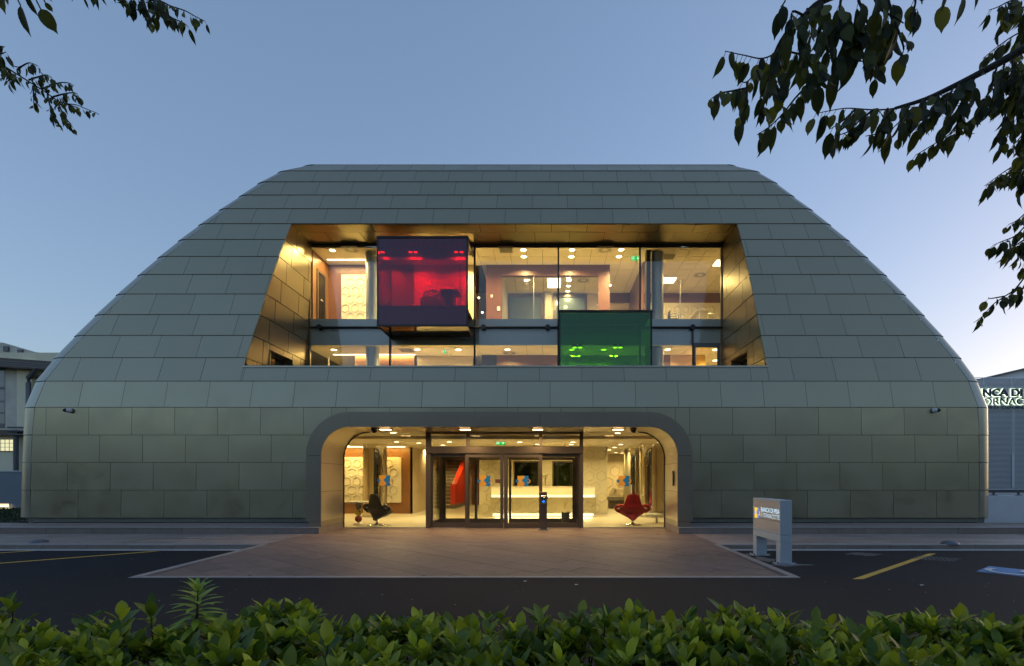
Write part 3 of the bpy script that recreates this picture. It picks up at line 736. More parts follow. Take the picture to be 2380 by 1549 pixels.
# wood portal wall in the middle
wp = empty('wood_portal', (0, YWD, ZF2), B)
xa, xb, xc, xd = UX(1130, YWD), UX(1166, YWD), UX(1391, YWD), UX(1417.5, YWD)
zt_ = VZ(640.5, YWD)
MB().box(xa, xb, YWD, YWD+.25, 8.9, ZC2).build('portal_leg', M['woodred'], wp)
MB().box(xc, xd, YWD, YWD+.25, 8.9, ZC2).build('portal_leg', M['woodred'], wp)
MB().box(xb, xc, YWD, YWD+.25, zt_, ZC2).build('portal_head', M['woodred'], wp)
thinpane(xb, xc, YWD+.12, 8.9, zt_, M['winglass'], wp, 'partition_glass')
MB().box(UX(1543.5/1, YWD)*0+UX(1240, YWD), UX(1240, YWD)+.02, YWD+.10, YWD+.15, 8.9, zt_).build('glass_joint', M['steel'], wp)
def wplate(x, z, s=.09): MB().box(x-s, x+s, YWD-.03, YWD, z-s*1.4, z+s*1.4, .008).build('switch_plate', M['whitecam'], wp)
wplate(UX(1143, YWD), VZ(689, YWD), .05); wplate(UX(1158.8, YWD), VZ(718, YWD), .07)
# corridor seen between red bay and portal
MB().box(UX(1113, YBK)-.4, UX(1113, YBK)-.35, YWD, YBK, 8.9, ZC2).build('corridor_wall', M['woodred'], B)
# back room behind the portal: two windows
def backwin(u0, u1, v0, v1):
    x0, x1 = UX(u0, YBK), UX(u1, YBK); z1 = VZ(v0, YBK); z0 = 9.0
    w_ = MB().box(x0, x0+.14, YBK-.1, YBK-.003, z0, z1).box(x1-.14, x1, YBK-.1, YBK-.003, z0, z1).box(x0+.14, x1-.14, YBK-.1, YBK-.003, z1-.14, z1).build('back_window', M['frame'], B)
    MB().box(x0+.14, x1-.14, YBK-.06, YBK-.04, z0, z1-.14).build('window_pane', mat('dusk_glass', (.12, .17, .22), .1, 0, spec=1.0) if not bpy.data.materials.get('dusk_glass') else bpy.data.materials['dusk_glass'], w_)
backwin(1180, 1262, 686, 740); backwin(1286, 1364, 686, 740)
MB().box(UX(1262, YBK)+.1, UX(1286, YBK)-.1, YBK-.3, YBK-.004, 8.9, ZC2).build('white_pier', M['white'], B)
MB().box(UX(1166, YWD)-.06, UX(1166, YWD), YWD+.25, YBK, 8.9, ZC2).build('white_side_wall', M['white'], B)
# right: long wood wall going back, meeting room
for (x, ya, yb) in ((UX(1487, YWD)+.1, YWD-.3, YBK),):
    MB().box(x, x+.08, ya, yb, 8.9, ZC2).build('wood_partition', M['woodred'], B)
MB().box(UX(1417.5, YBK), 10.8, YBK-.06, YBK-.003, VZ(705, YBK), ZC2).build('wood_band', M['woodred'], B)
rp = MB().box(UX(1510, YBK), 10.8, YBK-.05, YBK-.002, 8.9, VZ(705, YBK)-.003).build('white_hexagon_panel', M['white'], B)
hexwall(rp, 5.7, 9.4, YBK-.05, 8.9, VZ(705, YBK), hexA, .20)
MB().box(UX(1504, YU)+.02, UX(1515, YU), YU+.25, YU+.6, 8.9, ZC2).box(UX(1504, YU)+.02, UX(1515, YU), YU+.25, YU+.6, 5.1, ZC1).build('dark_post', M['darkmetal'], B)
MB().box(10.85, 10.9, YU, YBK, 5, ZC2+.1).box(XRO+.04, 10.9, YU-.02, YU+.04, 5, ZC2+.1).build('room_side_wall', M['cream'], B)
# painted round columns
for (x, r_) in ((-7.95, .30), (UX(1528.5, 23.1), .27)):
    for z0, z1 in ((8.9, ZC2), (5.15, ZC1)): MB().cyl((x, 23.15), r_, z0, z1, 28).build('round_column', M['concrete_col'], B)
# middle floor
MB().box(UX(859, 24.5)-.7, UX(962.5, 24.5), 24.5, 24.6, 5.1, ZC1).build('wood_wall', M['wood'], B)
hl = MB().box(-10.55, UX(764, 24.5), 24.48, 24.58, 5.1, ZC1).build('white_wall', M['white'], B)
hexwall(hl, -10.5, UX(764, 24.5), 24.48, 6.0, ZC1, hexA, .20)
MB().box(UX(969, 24.7), UX(1100, 24.7), 24.7, 24.8, 5.1, VZ(828, 24.7)).build('cream_wall', M['cream'], B)
MB().box(UX(1119.3, 24.5), UX(1153.6, 24.5), 24.5, 24.6, 5.1, ZC1).build('dark_cabinet', M['navy'], B)
MB().box(UX(1153.6, 24.5)+.003, UX(1302, 24.5), 24.52, 24.6, 5.1, ZC1).build('wood_wall', M['wood'], B)
MB().box(UX(1302, 24.5)+.003, UX(1500, 24.5), 24.54, 24.6, 5.1, ZC1).build('cabinet_wall', M['greenlit'], B)
MB().box(UX(1539, 24.5), UX(1558, 24.5), 24.5, 24.6, 5.1, ZC1).build('wood_wall', M['woodred'], B)
MB().box(UX(1558, 24.5)+.003, UX(1608, 24.5), 24.5, 24.6, 5.1, ZC1).build('peach_wall', mat('peach_paint', (.62, .40, .22), .6), B)
MB().box(UX(1618, 24.5), UX(1639, 24.5), 24.5, 24.6, 5.1, ZC1).build('yellow_wall', mat('yellow_paint', (.60, .38, .05), .6), B)
xd0, xd1 = UX(1609.5, YU), UX(1674, YU)
td = MB().box(xd0, xd0+.13, YU-.05, YU+.05, 5.15, VZ(798, YU)).box(xd1-.13, xd1, YU-.05, YU+.05, 5.15, VZ(798, YU)).box(xd0+.13, xd1-.13, YU-.05, YU+.05, VZ(808, YU), VZ(798, YU)).build('terrace_door_frame', M['pipe'], B)
MB().box(xd0-.03, xd0+.03, YU-.08, YU-.05, 5.15, 8.5).build('terrace_door_post', M['darkmetal'], B)

# =================================================================== ENTRANCE ARCH
AR = empty('entrance_arch', (-1.55, YA, .12), B)
XA0, XA1, XA2, XA3 = -7.63, -7.16, 4.06, 4.53
ZA1, ZA2 = 3.47, 3.94; RO, RI = 1.37, .9
def arcpts(cx, cz, r, a0, a1, n): return [(cx+r*math.cos(rad(a0+(a1-a0)*i/n)), cz+r*math.sin(rad(a0+(a1-a0)*i/n))) for i in range(n+1)]
czz = ZA2-RO
def apiece(outer, inner, name='arch_panel'):
    """front band + outer cheek of the arch, outer/inner = matching point lists (x,z)"""
    mb = MB(); n = len(outer)
    for i in range(n-1):
        q = [outer[i], outer[i+1], inner[i+1], inner[i]]
        mb.hexa([(x, YA, z) for x, z in q], [(x, YA+.05, z) for x, z in q])
        mb.add([(outer[i][0], YA+.05, outer[i][1]), (outer[i+1][0], YA+.05, outer[i+1][1]), (outer[i+1][0], YW+.03, outer[i+1][1]), (outer[i][0], YW+.03, outer[i][1])], [(0, 1, 2, 3)])
    return mb.build(name, M['arch'], AR)
gp = .005
for s, xo, xi in ((-1, XA0, XA1), (1, XA3, XA2)):
    apiece([(xo, .50), (xo, 2.56)], [(xi, .50), (xi, 2.56)])
    xo2 = xo-s*.07
    MB().box(min(xo2, xi+s*.006), max(xo2, xi+s*.006), YA+.02, YG, .325, .495).build('arch_foot', M['arch'], AR)
    cx = xo-s*RO
    a0, a1 = (180, 90) if s < 0 else (0, 90)
    apiece(arcpts(cx, czz, RO, a0, a1, 20), arcpts(cx, czz, RI, a0, a1, 20))
xcut = -.27
apiece([(XA0+RO+gp, ZA2), (xcut-gp, ZA2)], [(XA0+RO+gp, ZA1), (xcut-gp, ZA1)])
apiece([(xcut+gp, ZA2), (XA3-RO-gp, ZA2)], [(xcut+gp, ZA1), (XA3-RO-gp, ZA1)])
# lining (reveal and soffit)
def lining(pts, y0, y1, name='lining_panel', m=None, th=.03):
    mb = MB(); n = len(pts); vs = [(x, y0, z) for x, z in pts]+[(x, y1, z) for x, z in pts]
    mb.add(vs, [(i, i+1, n+i+1, n+i) for i in range(n-1)], n > 2); return mb.build(name, m or M['archin'], AR)
for s, xi in ((-1, XA1), (1, XA2)):
    x = xi-s*.004
    for za, zb in ((.50, 1.425), (1.435, 2.325)): lining([(x, za), (x, zb)], YA+.02, YG)
    cx = xi-s*RI
    a0, a1 = (180, 90) if s < 0 else (0, 90)
    lining([(x, 2.335), (x, 2.56)]+[(px-s*.004, pz) for px, pz in arcpts(cx, czz, RI, a0, a1, 18)], YA+.02, YG)
    MB().box(xi, xi+s*.03, YS+.02, YG, .10, .322).build('stone_plinth', M['kerb'], AR)
    MB().box(xi+s*.008, xi+s*.4, YA+.1, YG, .3, 2.5).build('jamb_core', M['black'], AR)
nl = 5
for i in range(nl):
    a = XA1+RI+(XA2-XA1-2*RI)*i/nl; b = XA1+RI+(XA2-XA1-2*RI)*(i+1)/nl
    lining([(a+.004, ZA1), (b-.004, ZA1)], YA+.02, YG, 'soffit_panel')
MB().box(XA1+.95, XA2-.95, YA+.1, YG+.1, ZA1+.02, ZA2-.06).build('lintel_core', M['black'], AR)
# amber soffit lamps
SL = []
for i, (u, nm) in enumerate(((896, 'far left of the arch soffit by the dome camera'), (1081.5, 'left of the middle of the arch soffit'), (1250, 'right of the middle of the arch soffit'), (1436.5, 'far right of the arch soffit by the dome camera'))):
    x, y = UX(u, 16.65), 16.65
    t = thing('soffit_lamp', 'bright rectangular amber lamp at the '+nm, 'ceiling light', (x, y, ZA1), 'lamps in the entrance arch soffit')
    MB().box(x-.20, x+.20, y-.13, y+.13, ZA1-.03, ZA1-.001).build('lamp_housing', M['frame'], t)
    MB().box(x-.16, x+.16, y-.10, y+.10, ZA1-.05, ZA1-.031).build('lamp_lens', M['soffitlamp'], t)
    light(t, (x, y, ZA1-.08), 16, .28, (1, .66, .30), shape='RECTANGLE', size_y=.18)
for u, s, nm in ((1002.5/1, -1, 'left'), (0, 1, 'right')):
    x = UX(870, 16.55) if s < 0 else UX(1472, 16.55)
    t = thing('dome_camera', 'small black dome camera under the arch soffit, %s end' % nm, 'security camera', (x, 16.55, ZA1), 'dome cameras under the arch')
    MB().lathe([(.10, -.07), (.11, -.01), (.11, -.001)], (x, 16.55, ZA1), 20).build('camera_base', M['frame'], t)
    MB().lathe([(.0, -.16), (.04, -.15), (.075, -.12), (.085, -.07)], (x, 16.55, ZA1), 20, cap=False).build('camera_dome', M['blackgl'], t)
# intercom plate on the right jamb, sensor strip
ic = thing('wall_intercom', 'slim steel and black intercom plate on the right jamb of the arch', 'intercom', (XA2-.01, 16.75, 1.9))
MB().box(XA2-.03, XA2-.008, 16.60, 16.86, 1.62, 2.06).build('faceplate', M['steel'], ic)
MB().box(XA2-.05, XA2-.031, 16.50, 16.60, 1.6, 2.1).build('dark_edge', M['blackgl'], ic)

# =================================================================== SHOPFRONT
SF = empty('shopfront', (-1.5, YG, .12), B)
ztop = ZA1
# large side panes (with rounded outer shoulders)
def shoulder(s, xe, xp_):
    cx = xe-s*RI
    a0, a1 = (180, 90) if s < 0 else (0, 90)
    pts = [(xe-s*.02, .14), (xe-s*.02, czz)]+[(a-s*.02, b-.02) for a, b in arcpts(cx, czz, RI, a0, a1, 14)]+[(xp_, ztop-.02), (xp_, .14)]
    MB().prism_y(pts, YG, YG+.02).build('glass_pane', M['winglass'], SF)
xq0, xq1 = UX(990.6, YG), UX(1001.8, YG); xq2, xq3 = UX(1347.4, YG), UX(1354, YG)
shoulder(-1, XA1, xq0-.005); shoulder(1, XA2, xq3+.005)
tr = []
for s, xe in ((-1, XA1), (1, XA2)):
    cx = xe-s*RI; a0, a1 = (180, 90) if s < 0 else (0, 90)
    pts = [(xe-s*.012, YG+.03, .14), (xe-s*.012, YG+.03, czz)]+[(a-s*.012, YG+.03, b-.01) for a, b in arcpts(cx, czz, RI, a0, a1, 14)]
    MB().tube(pts, .022, 6).build('edge_trim', M['darkmetal'], SF)
MB().box(XA1, xq0, YG-.02, YG+.05, .118, .145).box(xq3, XA2, YG-.02, YG+.05, .118, .145).build('sill_track', M['steel'], SF)
# vestibule frames
zb1, zb2 = 2.72, 2.957
MB().box(xq0, xq1, YG-.07, YG+.10, .12, ztop-.01).box(xq2, xq3+.02, YG-.07, YG+.10, .12, ztop-.01).build('door_post', M['frame'], SF)
MB().box(xq0+.03, xq3-.01, YG-.14, YG+.16, zb1, zb2, .01).build('door_header', M['frame'], SF)
MB().box(xq1, xq2, YG-.02, YG+.05, ztop-.07, ztop-.01).build('top_rail', M['frame'], SF)
for (ua, ub) in ((1084, 1091.8), (1253, 1260.8)): MB().box(UX(ua, YG), UX(ub, YG), YG-.03, YG+.06, zb2, ztop-.07).build('transom_mullion', M['frame'], SF)
tx = [xq1, UX(1084, YG), UX(1091.8, YG), UX(1253, YG), UX(1260.8, YG), xq2]
for i in (0, 2, 4): thinpane(tx[i]+.002, tx[i+1]-.002, YG+.01, zb2+.002, ztop-.072, M['doorglass'], SF, 'transom_glass')
def leaf(u0, u1, y, stile, top, bot, name, ztp=zb1-.01):
    x0, x1 = UX(u0, YG), UX(u1, YG); w = stile
    o = MB().box(x0, x0+w, y-.03, y+.03, .13, ztp).box(x1-w, x1, y-.03, y+.03, .13, ztp).box(x0+w, x1-w, y-.03, y+.03, ztp-top, ztp).box(x0+w, x1-w, y-.03, y+.03, .13, .13+bot).build(name, M['frame'], SF)
    MB().box(x0+w, x1-w, y-.01, y+.01, .13+bot, ztp-top).build('door_glass', M['doorglass'], o); return o
leaf(1001.8, 1091, YG+.06, .06, .10, .17, 'fixed_door_leaf'); leaf(1254, 1347.4, YG+.06, .06, .10, .17, 'fixed_door_leaf')
leaf(1081.5, 1170.5, YG-.03, .115, .13, .17, 'sliding_door_leaf'); leaf(1171.5, 1260.5, YG-.03, .115, .13, .17, 'sliding_door_leaf')
# inner doors
YI = 19.8
xi0, xi1 = -4.20, 1.14
MB().box(xi0, xi0+.13, YI-.06, YI+.06, .12, zb2).box(xi1-.13, xi1, YI-.06, YI+.06, .12, zb2).box(xi0+.13, xi1-.13, YI-.08, YI+.08, zb1-.05, zb2).build('inner_frame', M['frame'], SF)
for a, b in ((xi0+.13, -2.75), (-2.85, -1.57), (-1.53, -.25), (-.35, xi1-.13)):
    yy = YI+(.05 if a in (xi0+.13, -.35) else -.03)
    o = MB().box(a, a+.09, yy-.03, yy+.03, .13, zb1-.06).box(b-.09, b, yy-.03, yy+.03, .13, zb1-.06).box(a+.09, b-.09, yy-.03, yy+.03, zb1-.16, zb1-.06).box(a+.09, b-.09, yy-.03, yy+.03, .13, .30).build('inner_door_leaf', M['frame'], SF)
    MB().box(a+.09, b-.09, yy-.008, yy+.008, .30, zb1-.16).build('door_glass', M['doorglass'], o)
for xx in (xi0+.02, xi1-.04):
    MB().box(xx, xx+.02, YG+.12, YI-.07, .30, zb1-.05).build('vestibule_side_glass', M['doorglass'], SF)
    MB().box(xx-.02, xx+.04, YG+.12, YI-.07, .13, .30).box(xx-.02, xx+.04, YG+.12, YI-.07, zb1-.05, zb2-.05).build('vestibule_side_rail', M['frame'], SF)

# puzzle logo transfers: flat stickers on the glass
def logo_parts(w, h):
    """square -.5..+.5 ; returns polygons in (x,z) for orange, blue, star, crescent"""
    n = 24; wave = []
    for i in range(n+1):
        t = i/n; z = h*(.5-t)
        wave.append((w*.03+w*.12*math.sin(t*2*math.pi*1.5+.5)*(1 if t < 1 else 1), z))
    org = [(-w/2, h/2)]+wave+[(-w/2, -h/2)]
    blu = wave+[(w/2, -h/2), (w/2, h/2)]
    star = []
    for i in range(16): r = h*(.21 if i % 2 == 0 else .12); a = rad(22.5*i); star.append((-w*.52+r*math.cos(a), r*math.sin(a)))
    cr = [(w*.5+h*.19*math.cos(rad(a)), -h*.01+h*.21*math.sin(rad(a))) for a in range(-140, 141, 20)]
    cr += [(w*.45+h*.15*math.cos(rad(a)), h*.02+h*.15*math.sin(rad(a))) for a in range(125, -126, -25)]
    return org, blu, star, cr
def fan(mb, poly, place, y):
    """triangulate in strips so that concave outlines stay clean"""
    from mathutils.geometry import tessellate_polygon
    tri = tessellate_polygon([[Vector((x, z, 0)) for x, z in poly]])
    vs = [place(x, z, y) for x, z in poly]; mb.add(vs, [tuple(t) for t in tri])
def logo(name, place, w, h, mo, mb_, parent=None, label=None, group=None, loc=None):
    org, blu, star, cr = logo_parts(w, h)
    t = empty(name, loc, parent)
    if label: tag(t, label, 'sticker', group)
    for nm, poly, m, y in (('orange_half', org, mo, 0), ('blue_half', blu, mb_, 0), ('star', star, mb_, -.004), ('crescent', cr, mo, -.004)):
        mb = MB(); fan(mb, poly, place, y); mb.build(nm, m, t)
    return t
for (u, v, nm) in ((894, 1117.5, 'on the left side window by the black chair'), (1127, 1118.5, 'on the left sliding door'), (1215.5, 1118.5, 'on the right sliding door'), (1450, 1118.5, 'on the right side window by the red chair')):
    yy = YG-.005 if u in (894, 1450) else YG-.045
    c = PX(u, v, yy)
    logo('puzzle_sticker', lambda x, z, d, c=c, yy=yy: (c.x+x, yy+d, c.z+z), 25.8*yy/F, 24.2*yy/F, M['orange'], M['blue'], None, 'orange and blue puzzle sticker '+nm, 'puzzle stickers on the entrance glass', c)
MB().box(UX(1151, YG), UX(1163, YG), YG-.05, YG-.045, VZ(1123, YG), VZ(1114.5, YG)).build('hours_sticker', M['woodred'], SF)
for u in (1166.5, 1173.5): MB().box(UX(u, YG)-.02, UX(u, YG)+.02, YG-.085, YG-.06, VZ(1148, YG), VZ(1144.5, YG)).build('door_lock', M['steel'], SF)

# =================================================================== LOBBY
fl = MB().box(-12, 9, YG-.05, 38, .04, .125).build('lobby_floor', M['floor'], B)
YW1 = 25.1
MB().box(-12, 9, YG+.05, 19.6, ZA1+.002, ZA1+.05).build('lobby_ceiling', M['ceiling'], B)
MB().box(-12, 9, 19.6, 19.7, 3.36, ZA1+.05).build('ceiling_bulkhead', M['ceiling'], B)
MB().box(-12, 9, 19.7, 38, 3.42, 3.5).build('lobby_ceiling_void', M['grid'], B)
tcm2 = MB().box(0, 1.45, 0, 1.45, 0, .03).mesh('ceiling_tile', M['ceiling'])
ctiles(-11, 8.6, 19.7, 34, 3.38, tcm2, 1.468, 1.468)
MB().box(-12, -11.9, YG, 38, 0, 3.6).box(8.9, 9, YG, 38, 0, 3.6).box(-12, 9, 37.9, 38, 0, 3.6).build('lobby_outer_wall', M['cream'], B)
MB().box(-12, XA1-.03, YG+.05, YG+.12, 0, 3.6).box(XA2+.03, 9, YG+.05, YG+.12, 0, 3.6).build('lobby_front_wall', M['cream'], B)
# left wood wall with two hexagon panels and amber strip
ww = MB().box(-12, UX(959, YW1), YW1, YW1+.3, .125, 3.38).build('lobby_wood_wall', M['wood'], B)
hexB = hexmesh(.21, .035, .04)
for (ua, ub) in ((794, 834), (885, 933)):
    a, b = UX(ua, YW1), UX(ub, YW1); z0, z1 = VZ(1168.5, YW1), VZ(1063, YW1)
    h_ = MB().box(a-(.9 if ua == 794 else 0), b+(1.1 if ua == 794 else 0), YW1-.07, YW1-.003, z0, z1).build('white_hexagon_panel', M['white'], B)
    hexwall(h_, a-(.9 if ua == 794 else .3), b+(.6 if ua == 794 else .0), YW1-.07, z0, z1, hexB, .21)
MB().box(UX(959, YW1)+.003, UX(966, YW1+1), YW1, 28.5, .125, 3.38).build('cream_return', M['cream'], B)
# stair wall, stairs, red parapet
XSL, XSR = -7.35, -5.62
MB().box(XSL-.12, XSL, 28.5, 37.9, .125, 3.42).build('stair_wall', M['cream'], B)
stv = empty('staircase', (-6.5, 29.4, .125), B)
NS = 15; rise = .218; run = .46
for i in range(NS):
    y = 29.4+i*run; z = .125+(i+1)*rise
    if z > 3.4: break
    MB().box(XSL, XSR, y, y+run+.04, z-.05, z).build('tread', M['stair'], stv)
    MB().box(XSL, XSR, y+.03, y+.06, z-rise, z-.05).build('riser', M['stairdark'], stv)
MB().prism_x([(29.1, .125), (29.1, .35), (29.4+11*run, .35+11*rise), (29.4+11*run, .125)], XSL+.001, XSL+.03).build('stair_skirting', M['stairdark'], stv)
par = [(29.3, .36), (29.3, 1.52)]; yy = 29.3+9.3; par += [(36.0, 1.52+(36-29.9)*rise/run), (36.0, .36)]
par = [(29.35, .36), (29.35, 1.52), (29.75, 1.52), (34.0, 3.42), (36.4, 3.42), (36.4, .36)]
MB().prism_x(par, XSR, XSR+.28).build('red_parapet', M['red'], stv)
MB().box(XSR, XSR+.28, 29.35, 36.4, .125, .355).build('parapet_base', M['stairdark'], stv)
MB().tube([(XSL+.08, 29.3, 1.3), (XSL+.08, 29.5, 1.32), (XSL+.08, 29.5+8*run, 1.32+8*rise)], .03).build('handrail', M['steel'], stv)
# corridor backdrop to the right of the stairs
MB().box(-5.0, -3.6, 33.5, 33.6, .125, 3.38).build('dark_wood_door', M['woodred'], B)
MB().box(-5.3, 9, 34.0, 34.1, .125, 3.42).build('rear_wall', M['cream'], B)
# white hexagon wall behind the counter with two windows onto a green office
YH = 24.6
xh = [UX(1114, YH), UX(1193.3, YH), UX(1253, YH), UX(1283.3, YH), UX(1334, YH), UX(1410.5, YH)]
zh0, zh1 = VZ(1131, YH)-.3, VZ(1072.3, YH)
hw = empty('counter_back_wall', (0, YH, .12), B)
zt2 = 3.38
MB().box(xh[0], xh[1], YH, YH+.25, .125, zt2).box(xh[2], xh[3], YH, YH+.25, .125, zt2).box(xh[4], xh[5], YH, YH+.25, .125, zt2).box(xh[1], xh[2], YH, YH+.25, zh1, zt2).box(xh[3], xh[4], YH, YH+.25, zh1, zt2).box(xh[1], xh[2], YH, YH+.25, .125, 1.0).box(xh[3], xh[4], YH, YH+.25, .125, 1.0).build('white_wall', M['white'], hw)
for a, b in ((xh[0], xh[1]), (xh[4]+.2, xh[5]+.2)): hexwall(hw, a, b, YH, .2, zt2, hexmesh(.25, .025, .02), .25)
for a, b in ((xh[1], xh[2]), (xh[3], xh[4])):
    w_ = MB().box(a, a+.06, YH+.05, YH+.12, 1.0, zh1).box(b-.06, b, YH+.05, YH+.12, 1.0, zh1).box(a+.06, b-.06, YH+.05, YH+.12, zh1-.06, zh1).build('office_window', M['frame'], hw)
    MB().box(a+.06, b-.06, YH+.08, YH+.09, 1.0, zh1-.06).build('window_pane', M['darkglass'], w_)
MB().box(-3.3, 2.7, 29, 29.1, .125, 3.38).build('green_office_wall', M['greenlit'], B)
MB().box(-1.0, -.6, 28.6, 28.95, .125, 3.38).box(.4, .55, 28.6, 28.95, .125, 3.38).box(1.2, 1.35, 28.6, 28.95, .125, 3.38).build('office_cabinets', M['white'], B)
MB().box(-3.3, -3.2, YH+.26, 29, .125, 3.38).box(2.75, 2.85, YH+.26, 29, .125, 3.38).build('office_side_wall', M['white'], B)
# niche on the right
YN = 32.0
nw = MB().box(2.9, 6.0, YN, YN+.1, .125, 3.38).build('niche_wall', M['cream'], B)
hexwall(nw, 3.0, 5.8, YN, .6, 3.2, hexmesh(.34, .04, .03), .34)
# mirror columns
for (x, y, r_) in ((UX(862.5, 22.7), 23.2, .53), (UX(1519, 22.5), 23.0, .53), (UX(1479, 25.5), 26.0, .55)):
    MB().cyl((x, y), r_, .125, 3.38, 48).build('mirror_column', M['mirror'], B)
    MB().lathe([(r_+.02, .125), (r_+.02, .22)], (x, y, 0), 48, cap=False).build('column_base_ring', M['steel'], B)

# reception counter
YC = 22.9
x0, x1 = UX(1140, YC), UX(1384.6, YC)
ct = thing('reception_counter', 'long white reception counter glowing with light strips behind the sliding doors', 'counter', ((x0+x1)/2, YC, .125))
MB().box(x0+.03, x1-.03, YC+.05, YC+.10, VZ(1156.2, YC), VZ(1132.5, YC)).build('glass_front', mat('frosted_counter_glass', (.8, .72, .5), .3, 0, emit=(1.0, .80, .42), es=.42), ct)
MB().box(x0, x1, YC+.0, YC+.75, VZ(1132.3, YC), VZ(1131.2, YC)).build('counter_top', M['white'], ct)
MB().box(x0+.05, x1-.05, YC+.0, YC+.05, VZ(1156.2, YC), VZ(1151.5, YC)).build('upper_light_strip', M['strip'], ct)
bf = MB().box(x0, x1+.02, YC-.05, YC+.7, VZ(1193.8, YC), VZ(1156.4, YC)).build('counter_body', mat('counter_front_panel', (.40, .37, .27), .5), ct)
x = x0+.4
hexC = hexmesh(.26, .03, .03)
while x < x1-.2: inst('hexagon', hexC, bf, (x, YC-.05, VZ(1177, YC))); x += .78
MB().box(x0+.15, x1-.15, YC+.1, YC+.6, .125, VZ(1193.9, YC)).build('counter_base', M['white'], ct)
MB().box(x0+.1, x1-.1, YC+.02, YC+.09, VZ(1200.5, YC), VZ(1194.0, YC)).build('lower_light_strip', M['strip'], ct)
light(ct, ((x0+x1)/2, YC-.1, .3), 12, x1-x0-.4, (1, .84, .5), rot=(rad(-35), 0, 0), shape='RECTANGLE', size_y=.1)

# ------------------------------------------------------------------ lights
def downlight(x, y, z, label, group, power, r=.10, parent=None, on=True):
    t = thing('ceiling_downlight', label, 'ceiling light', (x, y, z), group)
    MB().lathe([(r, -.012), (r+.03, -.010), (r+.035, -.001)], (x, y, z), 18, cap=False).build('trim_ring', M['white'], t)
    MB().lathe([(0, -.010), (r, -.010)], (x, y, z), 18, cap=False).build('lamp_lens', M['lamp'], t)
    if power: light(t, (x, y, z-.03), power, 2*r, spread=150)
    return t
def atceil(u, v, z): y = (z-EYE)*F/(1113-v); return UX(u, y), y
ordn = ['first', 'second', 'third', 'fourth', 'fifth', 'sixth', 'seventh', 'eighth', 'ninth', 'tenth']
# lobby
LP = [(914, 1005.8, 'front left, above the black chair'), (922, 1027.2, 'above the left mirror column'), (973, 1029.9, 'between the wood wall and the doors'), (809.4, 1036.7, 'far left against the wood wall'),
      (1044.6, 1027.2, 'above the left fixed door leaf'), (1029.3, 1034.9, 'just left of the transom, rear row'), (1207.9, 1027.7, 'right of the exit sign'), (1249.6, 1032.9, 'behind the right transom mullion'),
      (1331.2, 1027.7, 'above the right fixed door leaf'), (1327.7, 1033.1, 'second back above the right fixed door leaf'), (1435.7, 1006.7, 'front right, above the red chair'), (1443.1, 1033.1, 'right side, middle of the room'),
      (1428.5, 1040, 'right side, behind the middle one'), (1416, 1045.9, 'deepest but one on the right'), (1431.4, 1052.2, 'deepest on the right, before the niche'), (1534.3, 1027.9, 'far right beside the mirror column')]
for u, v, nm in LP:
    z = ZA1 if v < 1010 else 3.38
    x, y = atceil(u, v, z)
    if y > 33: y = 33
    downlight(x, y, z, 'round warm downlight in the lobby ceiling, '+nm, 'downlights in the lobby ceiling', 16, .11)
for (x, y, nm) in ((-9.5, 22, 'left of the mirror column out of view'), (-6.6, 27.5, 'before the stairs'), (-6.4, 31.5, 'over the lower stair flight'), (-4.4, 31, 'in the passage right of the stairs'), (0.5, 27, 'in the office behind the counter'), (4.4, 30.6, 'over the bench in the niche')):
    t = downlight(x, y, 3.38, 'round warm downlight in the lobby ceiling, '+nm, 'downlights in the lobby ceiling', 16 if 'office' not in nm else 5, .11)
# upper floor middle
UP = [(1216.5, 580.9, 'front row left of the middle mullion'), (1217.5, 596.8, 'second row left of the middle mullion'), (1329.5, 580.9, 'front row between the two right mullions, left'), (1328, 596.9, 'second row between the two right mullions, left'),
      (1443.6, 580.5, 'front row beside the right mullion'), (1438.6, 596.5, 'second row beside the right mullion')]
for u, v, nm in UP:
    x, y = atceil(u, v, ZC2); downlight(x, y, ZC2, 'round downlight in the tiled top floor ceiling, '+nm, 'downlights in the top floor ceiling', 48, .13)
for (u, v, nm) in ((772.5, 582, 'in the left room beside the swirl vent'), ):
    x, y = atceil(u, v, ZC2); downlight(x, y, ZC2, 'round downlight on the top floor, '+nm, 'downlights in the top floor ceiling', 48, .13)
for (u, nm) in ((896, 'left one inside the red bay'), (969, 'middle one inside the red bay'), (1072, 'right one inside the red bay')):
    x, y = atceil(u, 597.5, ZC2); downlight(x, y, ZC2, 'round downlight glowing red through the glass, '+nm, 'downlights in the top floor ceiling', 52, .13)
for (u, v, nm) in ((1321.5, 645, 'nearest in the glazed back room'), (1321, 665, 'middle of the glazed back room'), (1320, 677, 'deepest in the glazed back room')):
    x, y = atceil(u, v, ZC2); downlight(x, min(y, 28), ZC2, 'round downlight behind the partition glass, '+nm, 'downlights in the top floor ceiling', 10, .12)
# middle floor
MP = [(776, 813.2, 'left, beside the round column'), (970, 812.6, 'left of the exit sign'), (1065.5, 812.8, 'under the red bay, right'), (1179.7, 812.8, 'between the mullions over the dark cabinet'), (1329, 813, 'left one behind the green glass'),
      (1403.5, 813, 'right one behind the green glass'), (1552, 812.6, 'right of the right column'), (1663, 813, 'in the terrace doorway, upper'), (1662.5, 838, 'in the terrace doorway, lower')]
for u, v, nm in MP:
    x, y = atceil(u, v, ZC1); downlight(x, min(y, 27.5), ZC1, 'round downlight in the middle floor ceiling, '+nm, 'downlights in the middle floor ceiling', 34, .13)
